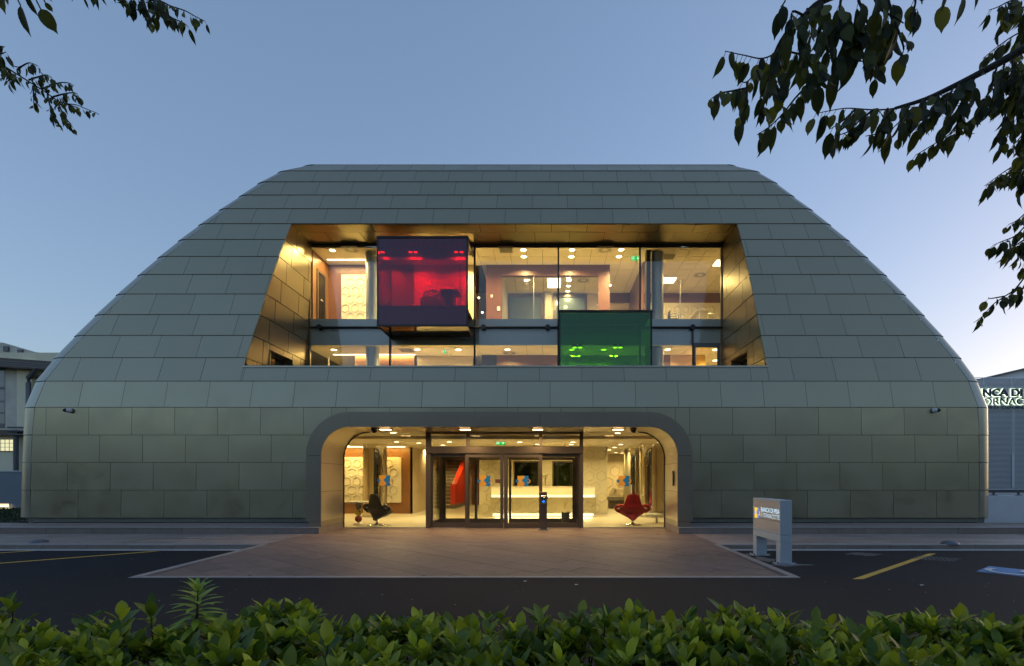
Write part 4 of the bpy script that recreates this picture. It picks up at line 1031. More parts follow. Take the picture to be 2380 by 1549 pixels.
# paired spot heads behind green glass
for i, u in enumerate((1335.6, 1348.6, 1429.7, 1442)):
    p = PX(u, 808, 21.9)
    t = thing('spot_lamp', 'bright round spot head behind the green glass, %s from the left' % ordn[i], 'spotlight', p, 'spot heads behind the green glass')
    MB().lathe([(.0, 0), (.085, 0), (.10, .05), (.05, .16), (.0, .17)], p, 16).build('spot_body', M['darkmetal'], t)
    MB().lathe([(.0, -.01), (.085, -.01), (.085, -.002)], p, 16).build('lamp_lens', M['lamp'], t); light(t, p-Vector((0, 0, .03)), 10, .18)
for i, u in enumerate((889, 954, 966, 1060, 1073)):
    p = PX(u, 586, 21.2)
    t = thing('spot_lamp', 'round spot head in the top of the red bay, %s from the left' % ordn[i], 'spotlight', p, 'spot heads in the red bay')
    MB().lathe([(.0, 0), (.075, 0), (.09, .05), (.05, .13), (.0, .14)], p, 16).build('spot_body', M['darkmetal'], t)
    MB().lathe([(.0, -.01), (.075, -.01), (.075, -.002)], p, 16).build('lamp_lens', M['lamp'], t); light(t, p-Vector((0, 0, .03)), 9, .15)
for i, u in enumerate((1336.3, 1348.8, 1430)):
    p = PX(u, 729.5, 21.4)
    t = thing('spot_lamp', 'spot head under the top edge of the green glass bay, %s from left' % ordn[i], 'spotlight', p, 'spot heads under the green bay top')
    MB().lathe([(.0, 0), (.085, 0), (.10, .05), (.05, .10), (.0, .11)], p, 16).build('spot_body', M['darkmetal'], t)
    MB().lathe([(.0, -.01), (.085, -.01), (.085, -.002)], p, 16).build('lamp_lens', M['lamp'], t); light(t, p-Vector((0, 0, .03)), 8, .18)
# linear lights
for (u0, u1, v, z, nm) in ((760.5, 860, 603.8, ZC2, 'on the top floor, left room'), (775, 965, 824.5, ZC1, 'on the middle floor over the wood wall')):
    y = (z-EYE)*F/(1113-v); a, b = UX(u0, y), UX(u1, y)
    t = thing('linear_light', 'long thin warm light line in the ceiling '+nm, 'ceiling light', ((a+b)/2, y, z), 'linear ceiling lights')
    MB().box(a, b, y-.05, y+.05, z-.02, z-.001).build('diffuser', M['lampsoft'], t)
    light(t, ((a+b)/2, y, z-.04), 26, b-a, shape='RECTANGLE', size_y=.1)
t = thing('cove_light', 'thin amber light line above the wood wall of the lobby', 'ceiling light', (-8.5, 24.5, 3.38))
MB().box(-11.5, -6.9, 24.55, 24.65, 3.35, 3.379).build('diffuser', M['lampsoft'], t)
light(t, (-9.2, 24.6, 3.33), 26, 4.6, (1, .62, .14), rot=(rad(25), 0, 0), shape='RECTANGLE', size_y=.1)
# square light panels
for (u0, u1, v0, v1, nm, pw) in ((1273, 1303, 647, 669, 'in the glazed back room', 26), (1540, 1569, 645.5, 658, 'over the coat stand room', 34), (1661, 1690, 604.5, 618.5, 'cut by the right window edge', 34)):
    y0, y1 = (ZC2-EYE)*F/(1113-v0), (ZC2-EYE)*F/(1113-v1)
    ym = (y0+y1)/2; a, b = UX(u0, ym), UX(u1, ym)
    t = thing('light_panel', 'bright square ceiling light panel '+nm, 'ceiling light', ((a+b)/2, ym, ZC2), 'square light panels on the top floor')
    MB().box(a, b, y0, y1, ZC2-.02, ZC2-.001).build('diffuser', M['lampsoft'], t)
    light(t, ((a+b)/2, ym, ZC2-.05), pw, .6, shape='SQUARE')
# small bright wall spots seen at the portal edges
for (u, v, nm) in ((1418.5, 664, 'beside the right leg of the wood portal'), (1113, 693, 'left of the portal, upper'), (1121, 727, 'left of the portal, low')):
    p = PX(u, v, YWD-.1); t = thing('wall_spot', 'tiny round spot lamp '+nm, 'wall light', p, 'tiny wall spots on the top floor')
    MB().lathe([(0, -.04), (.035, -.02), (.05, .02), (0, .05)], p, 12).build('lamp_lens', M['lamp'], t)
    MB().box(p.x-.015, p.x+.015, p.y, YWD-.002, p.z+.02, p.z+.05).build('bracket', M['steel'], t)
# swirl vents
def vent(u, v, z, nm, r=.30):
    x, y = atceil(u, v, z)
    t = thing('swirl_vent', 'square ceiling air vent with round swirl slots '+nm, 'air vent', (x, y, z), 'swirl vents in the ceilings')
    MB().box(x-.36, x+.36, y-.36, y+.36, z-.012, z-.001).build('vent_plate', M['white'], t)
    for k in range(20):
        a = k*math.pi/10; c, s_ = math.cos(a), math.sin(a); r0, r1 = (.12, r) if k % 2 else (.17, r)
        w = .012
        MB().prism_z([(x+r0*c-w*s_, y+r0*s_+w*c), (x+r1*c-w*s_, y+r1*s_+w*c), (x+r1*c+w*s_, y+r1*s_-w*c), (x+r0*c+w*s_, y+r0*s_-w*c)], z-.016, z-.0125).build('vent_slot', M['vent'], t)
for a in ((816.5, 580.5, ZC2, 'in the left top room'), (1406, 580.5, ZC2, 'beside the front right downlights'), (1627, 639, ZC2, 'in the meeting room on the right'), (1355.5, 651.5, ZC2, 'in the glazed back room'), (1184, 821, ZC1, 'on the middle floor above the cabinet')): vent(*a)
for (u, v, z, nm) in ((1176, 581, ZC2, 'left of the front downlights'), (1553, 597, ZC2, 'right of the round column'), (945, 814.5, ZC1, 'under the red bay')):
    x, y = atceil(u, v, z)
    t = thing('return_grille', 'grey square air grille in the ceiling '+nm, 'air vent', (x, y, z), 'square air grilles')
    MB().box(x-.34, x+.34, y-.34, y+.34, z-.014, z-.001).build('grille_frame', M['white'], t)
    for k in range(7): MB().box(x-.28, x+.28, y-.28+k*.08, y-.22+k*.08, z-.022, z-.015).build('slat', M['stairdark'], t)
# exit signs
def exitsign(p, w, h, nm, side=False):
    t = thing('exit_sign', 'lit green emergency exit sign with white symbols '+nm, 'exit sign', p, 'green exit signs')
    MB().box(p.x-w/2, p.x+w/2, p.y, p.y+.05, p.z-h/2, p.z+h/2).build('green_panel', M['exit'], t)
    mb = MB(); y = p.y-.004; cx = p.x+w*.26
    for poly in ([(cx-.02*w, h*.36), (cx+.02*w, h*.36)], ):
        pass
    def q(pts): mb.add([(p.x+a*w, y, p.z+b*h) for a, b in pts], [tuple(range(len(pts)))])
    q([(.22, .36), (.30, .36), (.30, -.02), (.22, -.02)]); q([(.12, -.02), (.26, -.38), (.40, -.02)])      # arrow
    q([(-.44, .40), (-.10, .40), (-.10, .34), (-.44, .34)]); q([(-.44, .34), (-.40, .34), (-.40, -.42), (-.44, -.42)])
    q([(-.26, .26), (-.20, .26), (-.18, .14), (-.28, .14)]); q([(-.32, .12), (-.18, .14), (-.20, -.10), (-.28, -.08)])
    q([(-.28, -.06), (-.22, -.10), (-.34, -.38), (-.38, -.34)]); q([(-.24, -.08), (-.19, -.08), (-.10, -.34), (-.16, -.36)]); q([(-.18, .12), (-.17, .05), (-.06, .02), (-.06, .06)])
    mb.build('running_figure_and_arrow', M['exitw'], t)
    MB().box(p.x-.01, p.x+.01, p.y+.02, p.y+.04, p.z+h/2, p.z+h/2+.2).build('hanger', M['steel'], t)
exitsign(PX(1163.5, 1029, 21.5), 22*21.5/F, 10.6*21.5/F, 'above the sliding doors'); exitsign(PX(1477, 600.5, 23.3), 21*23.3/F, 9.5*23.3/F, 'on the top floor by the right mullion')
exitsign(PX(1033, 815.5, 23.5), 7*23.5/F, 13*23.5/F, 'seen edge on under the red bay')

# =================================================================== FURNITURE
def bezier_arm(c, s, rr=.055):
    pass
def shell_chair(x, y, name, label, leather, rz=0):
    t = thing(name, label, 'armchair', (x, y, .125), 'swivel shell armchairs in the lobby')
    # seen from behind: tall back narrowing upwards, wide seat bowl, pedestal
    mb = MB(); n = 28; rings = []
    # back shell outline: list of (z, half width, y centre front, thickness)
    prof = [(1.15, .10, .02), (1.135, .18, .01), (1.07, .23, .0), (.95, .265, -.01), (.82, .31, -.03), (.72, .355, -.05), (.64, .43, -.08), (.585, .52, -.10), (.54, .58, -.12), (.49, .57, -.13), (.42, .46, -.14), (.34, .31, -.12), (.27, .18, -.10), (.20, .09, -.08), (.17, .05, -.08)]
    vs = []; m = 13
    for (z, hw, y0) in prof:
        dep = .10+.55*max(0, min(1, (.70-z)/.25)) if z > .2 else .12
        if z < .45: dep = max(.12, dep*(z-.12)/.33)
        for k in range(n):
            a = 2*math.pi*k/n; c, s_ = math.cos(a), math.sin(a)
            vs.append((x+hw*(abs(c)**.8)*(1 if c >= 0 else -1), y+(-y0*1.0)+dep/2*s_*1.0+(-dep/2+.10 if z < .7 else 0)*(-1)-.12, .125+z))
    fs = []
    for i in range(len(prof)-1):
        for k in range(n): j = (k+1) % n; fs.append((i*n+k, (i+1)*n+k, (i+1)*n+j, i*n+j))
    mb.add(vs, fs, True); mb.add(vs[:n], [tuple(range(n))])
    o = mb.build('shell', leather, t)
    for s_ in (-1, 1):
        pts = [(x+s_*.28, y+.02, .125+.665), (x+s_*.42, y-.04, .125+.715), (x+s_*.54, y-.06, .125+.705), (x+s_*.61, y-.02, .125+.645), (x+s_*.60, y+.03, .125+.57), (x+s_*.46, y+.05, .125+.49)]
        mb = MB(); mb.tube(smooth(pts, 4), .066, 12); mb.build('armrest', leather, t)
    MB().lathe([(.34, 0), (.34, .012), (.30, .03), (.14, .055), (.05, .07), (.045, .14), (.06, .18), (.0, .19)], (x, y, .125), 36).build('pedestal', M['chrome'], t)
    return t
def smooth(pts, k=4):
    P = [Vector(p) for p in pts]; out = []
    for i in range(len(P)-1):
        p0, p1, p2, p3 = P[max(i-1, 0)], P[i], P[i+1], P[min(i+2, len(P)-1)]
        for j in range(k):
            t = j/k; out.append(.5*((2*p1)+(-p0+p2)*t+(2*p0-5*p1+4*p2-p3)*t*t+(-p0+3*p1-3*p2+p3)*t**3))
    out.append(P[-1]); return out
shell_chair(-6.36, 18.95, 'swivel_armchair', 'black leather swivel shell armchair on chrome disc behind the left window', M['blackleather']).rotation_euler = (0, 0, rad(-28))
shell_chair(3.11, 18.95, 'swivel_armchair', 'red leather swivel shell armchair on chrome disc behind the right window', M['redleather'])
# stacked ball table at left, low white table at right
tb = thing('ball_table', 'small white round table on a stem of stacked coloured balls at the left window edge', 'table', (-7.15, 19.2, .125))
MB().lathe([(.0, .94), (.40, .94), (.42, .965), (.40, .99), (0, .99)], (-7.15, 19.2, .0), 28).build('table_top', M['whitecam'], tb)
for i, m in enumerate((M['maroon'], M['yel'], M['stairdark'])):
    MB().lathe([(.13*math.sin(a), -.13*math.cos(a)) for a in [math.pi*k/10 for k in range(11)]], (-7.13, 19.2, .33+i*.24), 18, cap=False).build('ball', m, tb)
MB().lathe([(.18, .125), (.18, .15), (.05, .19)], (-7.13, 19.2, 0), 20).build('table_foot', M['whitecam'], tb)
tb = thing('low_table', 'low white half round table beside the red armchair', 'table', (4.2, 19.6, .125))
MB().lathe([(0, .0), (.32, .0), (.32, .08), (0, .08)], (4.12, 19.9, .40), 24).build('table_top', M['whitecam'], tb)
MB().cyl((4.2, 19.9), .05, .125, .40).build('table_leg', M['steel'], tb)
# waste bin
bn = thing('waste_bin', 'dark cylindrical waste bin standing between the doors at the right', 'bin', (UX(1314.5, 19.2), 19.3, .125))
MB().lathe([(.15, 0), (.155, .42), (.17, .44), (.145, .44), (.14, .05)], (UX(1314.5, 19.2), 19.3, .125), 24).build('bin_body', M['stairdark'], bn)
MB().lathe([(.165, .44), (.17, .46), (.14, .46)], (UX(1314.5, 19.2), 19.3, .125), 24, cap=False).build('bin_rim', M['steel'], bn)
# intercom post outside
KX, KY = UX(1263, 17.15), 17.15
kp = thing('intercom_post', 'dark steel intercom post with blue display before the right sliding door', 'intercom post', (KX, KY, .12))
MB().box(KX-.12, KX+.12, KY-.06, KY+.06, .15, 1.40, .008).build('post', M['frame'], kp)
MB().box(KX-.18, KX+.18, KY-.14, KY+.14, .125, .155, .006).build('base_plate', M['pipe'], kp)
hd = MB().box(KX-.08, KX+.085, KY-.11, KY-.061, 1.00, 1.27, .012).build('reader', M['steel'], kp)
MB().box(KX-.06, KX+.06, KY-.125, KY-.111, 1.03, 1.24, .006).build('reader_face', M['blackgl'], hd)
MB().box(KX-.035, KX+.045, KY-.132, KY-.126, 1.05, 1.11).build('blue_display', M['bluescreen'], hd)
MB().box(KX-.02, KX+.03, KY-.132, KY-.126, 1.15, 1.22, .003).build('fingerprint_pad', M['steel'], hd)
MB().box(KX+.121, KX+.15, KY-.05, KY+.03, 1.16, 1.25, .006).build('side_latch', M['darkmetal'], kp)
# coat stands
def coat_stand(x, y, z0, h, nm):
    t = thing('coat_stand', 'chrome coat stand with branching hooks '+nm, 'coat stand', (x, y, z0))
    MB().tube([(x, y, z0), (x, y, z0+h)], .022).build('pole', M['steel'], t)
    MB().lathe([(.2, 0), (.2, .02), (.03, .05)], (x, y, z0), 20).build('base', M['steel'], t)
    for k in range(6):
        a = k*math.pi/3+.3; c, s_ = math.cos(a), math.sin(a)
        MB().tube([(x, y, z0+h-.22), (x+.09*c, y+.09*s_, z0+h-.14), (x+.14*c, y+.14*s_, z0+h-.02), (x+.19*c, y+.19*s_, z0+h)], .012, 6).build('hook', M['steel'], t)
coat_stand(UX(1268, 24.0), 24.1, .125, VZ(1104, 24)-.125, 'behind the reception counter')
coat_stand(UX(1581.3, 24.6), 24.6, 8.9, VZ(651, 24.6)-8.9, 'in the meeting room on the top floor')
coat_stand(UX(1388, 26.5), 26.5, 8.9, VZ(698, 26.5)-8.9, 'behind the partition glass at its right end')
# bench with tilted display blocks in the niche
bx = UX(1433, 29.5)
bt = thing('niche_bench', 'low grey bench with sloping front in the niche behind the mirror columns', 'bench', (bx, 29.5, .125))
MB().box(UX(1412, 29.5), UX(1462, 29.5), 29.3, 30.2, .60, .78).build('bench_top', M['stairdark'], bt)
MB().box(UX(1416, 29.5), UX(1460, 29.5), 29.5, 30.1, .125, .60).build('bench_plinth', M['frame'], bt)
for i, (u, v, w, h, a, nm) in enumerate(((1423, 1146, .45, .20, 60, 'standing at the left end'), (1441, 1141, .52, .18, 8, 'lying across the top'), (1437, 1152, .50, .18, -25, 'sloping down in the middle'), (1456, 1146, .45, .2, 66, 'leaning at the right end'))):
    p = PX(u, v, 29.6); w *= 1.2; h *= 1.2
    o = thing('display_block', 'cream oblong display block on the bench, '+nm, 'block', (p.x, 29.6, p.z), 'display blocks on the niche bench')
    ca, sa = math.cos(rad(a)), math.sin(rad(a))
    MB().prism_y([(p.x+x_*ca-z_*sa, p.z+x_*sa+z_*ca) for x_, z_ in ((-w/2, -h/2), (w/2, -h/2), (w/2, h/2), (-w/2, h/2))], 29.5, 29.75).build('block_body', M['cream'], o)
# ornate throne chair and desk inside the red bay
p = PX(1004, 700, 22.3)
th = thing('ornate_chair', 'high backed chair with carved openwork crest behind the red glass', 'chair', (p.x, 22.3, ZF2))
n = 20
MB().lathe([(.42, .0), (.50, .15), (.56, .45), (.55, .75), (.50, .86)], (p.x, 22.45, ZF2), 28, sy=.55).build('chair_back', M['maroon'], th)
mb = MB()
for k in range(9):
    a = math.pi*k/8; mb.tube([(p.x+.42*math.cos(a), 22.35, ZF2+.84), (p.x+.36*math.cos(a), 22.35, ZF2+.90+.26*math.sin(a)), (p.x+.22*math.cos(a+.3), 22.35, ZF2+.86+.16*math.sin(a))], .022, 6)
mb.tube([(p.x+.40*math.cos(math.pi*k/12), 22.35, ZF2+.86+.28*math.sin(math.pi*k/12)) for k in range(13)], .03, 6)
mb.build('carved_crest', M['navy'], th)
MB().tube(smooth([(p.x+.45, 22.4, ZF2+.2), (p.x+.68, 22.4, ZF2+.38), (p.x+.72, 22.4, ZF2+.15), (p.x+.6, 22.4, ZF2)], 4), .12, 12).build('rolled_arm', M['red'], th)
dk = thing('red_bay_desk', 'dark desk side standing right of the ornate chair behind the red glass', 'desk', (UX(1040, 23.2), 23.2, ZF2))
MB().box(UX(1026, 23.2), UX(1053, 23.2), 23.1, 23.9, ZF2, VZ(677, 23.2)).build('desk_side', M['navy'], dk); MB().box(UX(1024, 23.2), UX(1066, 23.2), 23.05, 24.0, VZ(677, 23.2), VZ(675.5, 23.2)).build('desk_top', M['navy'], dk)
# meeting room chairs and table
def office_chair(u, v, y, rzd, nm, s=1):
    x = UX(u, y); t = thing('office_chair', 'black mesh visitor chair with chrome frame '+nm, 'chair', (x, y, ZF2), 'mesh visitor chairs in the meeting room')
    def L(a, b, c): return (x+a*s, y+b*s, 8.9+c*s)
    MB().hexa([L(-.27, -.25, .55), L(.27, -.25, .55), L(.27, .27, .55), L(-.27, .27, .55)], [L(-.27, -.25, .61), L(.27, -.25, .61), L(.27, .27, .61), L(-.27, .27, .61)]).build('seat', M['blackleather'], t)
    mb = MB(); pts0 = []; pts1 = []
    for k in range(7):
        a = k/6*1.0; pts0.append(L(-.25-.05*math.sin(a*3), -.26, .66+a*.5)); pts1.append(L(-.25-.05*math.sin(a*3), .26, .66+a*.5))
    mb.add(pts0+pts1, [(i, i+1, 7+i+1, 7+i) for i in range(6)], True)
    mb.add([(a+.03, b, c) for a, b, c in pts0+pts1], [(i+1, i, 7+i, 7+i+1) for i in range(6)], True)
    mb.build('backrest', M['blackleather'], t)
    for b in (-.28, .28):
        MB().tube(smooth([L(-.30, b, 0), L(-.24, b, .55), L(-.28, b, .85)], 3), .02, 6).build('leg', M['chrome'], t)
        MB().tube(smooth([L(.30, b, 0), L(.28, b, .6), L(.22, b, .86), L(-.1, b, .88), L(-.27, b, .82)], 3), .02, 6).build('arm_frame', M['chrome'], t)
    t.rotation_euler = (0, 0, 0); return t
office_chair(1650, 720, 24.9, 0, 'nearest the white table'); office_chair(1633, 730, 26.2, 0, 'farther from the white table', .9)
office_chair(1565, 738, 24.2, 0, 'with only its top edge above the floor line', .75)
mt = thing('meeting_table', 'white meeting table end at the right edge of the top floor window', 'table', (7.2, 24.9, ZF2))
MB().box(7.05, 7.6, 24.3, 26.4, 9.83, 9.89, .01).build('table_top', M['white'], mt); MB().box(7.2, 7.6, 24.4, 26.3, 8.9, 9.82).build('table_panel', M['white'], mt)

# bullet cameras on the facade
for (u, s, nm) in ((158, -1, 'at the upper left of the facade'), (2175, 1, 'at the upper right of the facade')):
    p = PX(u, 954, YW-.12)
    t = thing('bullet_camera', 'small white and black security camera '+nm, 'security camera', (p.x, YW, p.z), 'security cameras on the facade')
    MB().lathe([(.0, 0), (.085, 0), (.085, .06), (.06, .08)], (0, 0, 0), 16).build('camera_base', M['whitecam'], None)
    o = COL.objects[-1] if False else bpy.data.objects[[x_.name for x_ in bpy.data.objects if x_.name.startswith('camera_base')][-1]]
    o.parent = t; o.location = (0, -.03, 0); o.rotation_euler = (rad(90), 0, 0)
    MB().tube([(p.x, YW-.05, p.z), (p.x+s*.01, YW-.08, p.z), (p.x+s*.06, YW-.12, p.z)], [.06, .075, .07], 16).build('camera_body', M['whitecam'], t)
    MB().tube([(p.x+s*.06, YW-.12, p.z), (p.x+s*.09, YW-.145, p.z), (p.x+s*.13, YW-.17, p.z-.01)], [.072, .065, .03], 16).build('camera_lens', M['blackgl'], t)

# low metal domes on the pavement, floor hatch
for (u, v, nm) in ((90, 1257.5, 'left pavement'), (2208, 1261, 'right pavement')):
    y = 1.72*F/(v+4-1113); x = UX(u, y)
    o = MB().lathe([(.21*math.sin(a), .09*math.cos(a)) for a in [math.pi/2*k/8 for k in range(8, -1, -1)]], (x, y, .12), 28, cap=False).build('pavement_dome', M['pipe'], None, (x, y, .12))
    tag(o, 'low dark dome fitting on the %s before the step' % nm, 'dome light', 'dome fittings on the pavement')
y0, y1 = 1.72*F/(1266.5-1113), 1.72*F/(1252.5-1113)
MB().box(UX(258, y0), UX(258, y0)+.012, y0+.3, y1, .1245, .1275).box(UX(258, y0), UX(470, y1), y1, y1+.012, .1245, .1275).box(UX(258, y0), UX(380, y0), y0+.3, y0+.312, .1245, .1275).build('floor_hatch', M['black'], lower)

# =================================================================== TOTEM SIGN
ZG1, ZG2 = .55, 1.26
TS = 117.0
zt = EYE-(1157.5-1113)*SY1/F; zt = EYE-.26*EYE
sg = thing('bank_sign', 'grey two legged sign with lit bank name standing on the asphalt by the ramp', 'sign', (SX, (SY0+SY1)/2, 0))
TH = .125
xs0, xs1 = SX, SX+.25
zt = VZ(1163.2, SY0); zb = VZ(1244, SY0)
MB().box(xs0+.012, xs1, SY0, SY1, zb, zt, .006).build('cabinet', M['sign'], sg)
MB().box(xs0, xs0+.011, SY0+.03, SY1-.03, zb+.04, zt-.04).build('face_panel', M['signface'], sg)
MB().box(xs0, xs0+.012, SY0, SY0+.028, zb, zt).box(xs0, xs0+.012, SY1-.028, SY1, zb, zt).box(xs0, xs0+.012, SY0+.028, SY1-.028, zt-.035, zt).box(xs0, xs0+.012, SY0+.028, SY1-.028, zb, zb+.035).build('face_frame', M['sign'], sg)
MB().box(xs0, xs1, SY0, SY0+.20, .02, zb-.16, .005).build('leg', M['sign'], sg); MB().box(xs0, xs1, SY1-.20, SY1, .02, zb-.16, .005).build('leg', M['sign'], sg)
MB().box(xs0, xs1, SY0, SY1, zb-.155, zb-.008, .004).build('lower_rail', M['sign'], sg)
for yy in (SY0+.1, SY1-.1):
    MB().box(xs0-.08, xs1+.08, yy-.13, yy+.13, .004, .012).build('foot_plate', M['sign'], sg)
    for dx in (-.06, xs1-xs0+.06):
        for dy in (-.12, .12): MB().cyl((xs0+dx, yy+dy), .022, .02, .055, 8).build('anchor_bolt', M['chrome'], sg)
def text_mesh(body, size, xscale=1, bold=0, ext=0, spacing=1.0, align='LEFT'):
    cu = bpy.data.curves.new('txt', 'FONT'); cu.body = body; cu.size = size; cu.offset = bold; cu.extrude = ext; cu.space_character = spacing; cu.align_x = align
    o = bpy.data.objects.new('txt', cu); COL.objects.link(o)
    dg = bpy.context.evaluated_depsgraph_get(); me = bpy.data.meshes.new_from_object(o.evaluated_get(dg)); bpy.data.objects.remove(o)
    return me
def place_text(name, me, mtl, parent, fn, width=None, height=None):
    xs = [v.co.x for v in me.vertices]; ys = [v.co.y for v in me.vertices]
    sx = width/(max(xs)-min(xs)) if width else 1; sy_ = height/(max(ys)-min(ys)) if height else sx
    x0, y0 = min(xs), min(ys); off = wloc(parent)
    for v in me.vertices: v.co = Vector(fn((v.co.x-x0)*sx, (v.co.y-y0)*sy_, v.co.z))-off
    me.name = name; me.materials.clear(); me.materials.append(mtl)
    o = bpy.data.objects.new(name, me); COL.objects.link(o); o.parent = parent; return o
# face runs along -Y (left end of the writing is the far end)
Lf = SY1-SY0
def face(a, z, d=0): return (xs0-.004-d*.0, SY1-a, z)
hgt = zt-zb
lz = zb+hgt*.53
lg = logo('puzzle_logo', lambda x, z, d: (xs0-.004+d, SY1-.235-x, lz+z), .27, .25, M['signorange'], M['signblue'], sg, None, None, (xs0, SY1-.235, lz))
place_text('bank_name_letters', text_mesh('BANCA DI PISA', .2, bold=.003), M['signtext'], sg, lambda x, y, z: face(.47+x, lz+.045+y), .955, .105)
place_text('bank_name_letters', text_mesh('E FORNACETTE', .2, bold=-.002), M['signtext'], sg, lambda x, y, z: face(.47+x, lz-.075+y), .955, .095)
place_text('credit_line_letters', text_mesh('CREDITO COOPERATIVO', .05, spacing=1.5), M['signtext2'], sg, lambda x, y, z: face(.47+x, lz-.13+y), .955, .028)

# =================================================================== NEIGHBOURS, LEFT
YL = 28.0
lawn = MB().box(-60, -18.2, 19.6, YL, .0, .20).build('lawn', M['soil']); tag(lawn, kind='structure')
gb = MB()
for i in range(9000):
    x, y = R.uniform(-32, -18.4), R.uniform(19.65, YL); h = R.uniform(.06, .16); a = R.uniform(0, 6.3); dx, dy = .016*math.cos(a), .016*math.sin(a); l = R.uniform(-.04, .04)
    gb.add([(x-dx, y-dy, .2), (x+dx, y+dy, .2), (x+l, y+l, .2+h)], [(0, 1, 2)])
o = gb.build('grass', M['grass']); tag(o, 'strip of short dark green lawn before the grey garden wall', 'grass', kind='stuff')
gw = thing('garden_wall', 'low plain grey wall behind the lawn at the left edge', 'wall', (-32, YL, .1))
MB().box(-60, -18.5, YL, YL+.25, 0, VZ(1097, YL)).build('wall_body', M['greywall'], gw); MB().box(-60, -18.5, YL-.03, YL+.28, VZ(1097, YL)+.001, VZ(1095.5, YL)+.03).build('wall_coping', M['concrete'], gw)
p = PX(10, 1174, YL)
wl = thing('wall_light', 'glowing slot light set low in the grey garden wall', 'wall light', (p.x, YL, p.z))
MB().box(p.x-.30, p.x+.30, YL-.03, YL-.002, p.z-.09, p.z+.09).build('light_housing', M['concrete'], wl); MB().box(p.x-.26, p.x+.26, YL-.045, YL-.031, p.z-.045, p.z+.05).build('lamp_lens', M['wallight'], wl)
light(wl, (p.x, YL-.1, p.z), 1.5, .5, (1, .7, .35), rot=(rad(50), 0, 0), shape='RECTANGLE', size_y=.08)
YN2 = 34.0
nb = thing('cream_house', 'old cream rendered building with brown eaves gutter at the left edge', 'building', (-38, YN2, 0))
def lx(u, y=YN2): return UX(u, y)
def lz_(v, y=YN2): return VZ(v, y)
xe = lx(140)
MB().box(-60, xe+2, YN2, YN2+8, 0, lz_(820)).build('wall', M['render'], nb)
MB().box(lx(48), lx(82), YN2-.25, YN2-.002, lz_(1003), lz_(838)).build('pilaster', M['render'], nb)
MB().box(lx(16), lx(47.5), YN2-.10, YN2-.003, lz_(1003), lz_(838)).build('window_surround', M['oldrender'], nb)
MB().hexa([(-60, YN2-1.4, lz_(690)), (xe+3, YN2-1.4, lz_(852, YN2)), (xe+3, YN2+.5, lz_(852)), (-60, YN2+.5, lz_(690))][:0] or [(-60, YN2-.9, lz_(838)+.9), (xe+3, YN2-.9, lz_(873)), (xe+3, YN2, lz_(873)), (-60, YN2, lz_(838)+.9)],
          [(-60, YN2-.9, lz_(838)+1.75), (xe+3, YN2-.9, lz_(858)+.1), (xe+3, YN2, lz_(858)+.1), (-60, YN2, lz_(838)+1.75)]).build('eaves_gutter', M['brown'], nb)
for k in range(3):
    f0 = .15+.28*k
    MB().hexa([(-60, YN2-.93, lz_(838)+.9+.85*f0), (xe+3, YN2-.93, lz_(873)+.85*.0+.43*f0+0), (xe+3, YN2-.9, lz_(873)+.43*f0), (-60, YN2-.9, lz_(838)+.9+.85*f0)],
              [(-60, YN2-.93, lz_(838)+.96+.85*f0), (xe+3, YN2-.93, lz_(873)+.43*f0+.06), (xe+3, YN2-.9, lz_(873)+.43*f0+.06), (-60, YN2-.9, lz_(838)+.96+.85*f0)]).build('gutter_ridge', M['pipe'], nb)
MB().hexa([(-60, YN2+.3, lz_(800)), (xe+3, YN2+.3, lz_(862)), (xe+3, YN2+1, lz_(862)), (-60, YN2+1, lz_(800))],
          [(-60, YN2+.3, lz_(760)+.6), (lx(60), YN2+.3, lz_(815)), (lx(60), YN2+1, lz_(815)), (-60, YN2+1, lz_(760)+.6)]).build('parapet', M['oldrender'], nb)
MB().prism_y([(-60, lz_(835)), (xe+3, lz_(858)), (xe+3, lz_(838)), (lx(75), lz_(817)), (lx(0), lz_(795)), (-60, lz_(730))], YN2+.2, YN2+.28).build('gable_parapet', M['oldrender'], nb)
for u, v in ((9, 810), (42, 818), (75, 826), (105, 832)):
    MB().box(lx(u)-.17, lx(u)+.17, YN2+.10, YN2+.19, lz_(v)-.18, lz_(v)+.18).build('parapet_slot', M['pipe'], nb)
win = MB().box(-45, lx(17), YN2-.06, YN2-.01, lz_(995), lz_(985)).box(lx(13), lx(17.5), YN2-.07, YN2-.012, lz_(985), lz_(838)).box(-45, lx(13), YN2-.07, YN2-.012, lz_(906), lz_(900)).box(-45, lx(13), YN2-.06, YN2-.012, lz_(935), lz_(932)).box(-45, lx(13), YN2-.06, YN2-.012, lz_(962), lz_(959)).build('tall_window', M['pipe'], nb)
MB().box(-45, lx(13), YN2-.04, YN2-.008, lz_(985), lz_(838)).build('window_pane', bpy.data.materials['dusk_glass'], win)
MB().box(-60, lx(58), YN2-.5, YN2-.02, lz_(1013), lz_(1001)).build('canopy', M['brown'], nb)
w2 = MB().box(lx(-40), lx(38), YN2-.08, YN2-.03, lz_(1050), lz_(1048.5)).box(lx(36.5), lx(38), YN2-.08, YN2-.03, lz_(1048.5), lz_(1021)).box(lx(-40), lx(36.5), YN2-.08, YN2-.03, lz_(1022.5), lz_(1021)).build('barred_window', M['brown'], nb)
MB().box(lx(-40), lx(36.5), YN2-.05, YN2-.02, lz_(1048.5), lz_(1022.5)).build('lit_pane', M['winlit'], w2)
mbx = MB()
for u in range(-36, 37, 10): mbx.box(lx(u)-.012, lx(u)+.012, YN2-.075, YN2-.055, lz_(1048.5), lz_(1022.5))
for v in (1031, 1040): mbx.box(lx(-40), lx(36.5), YN2-.078, YN2-.06, lz_(v)-.012, lz_(v)+.012)
mbx.build('window_bars', M['pipe'], w2)
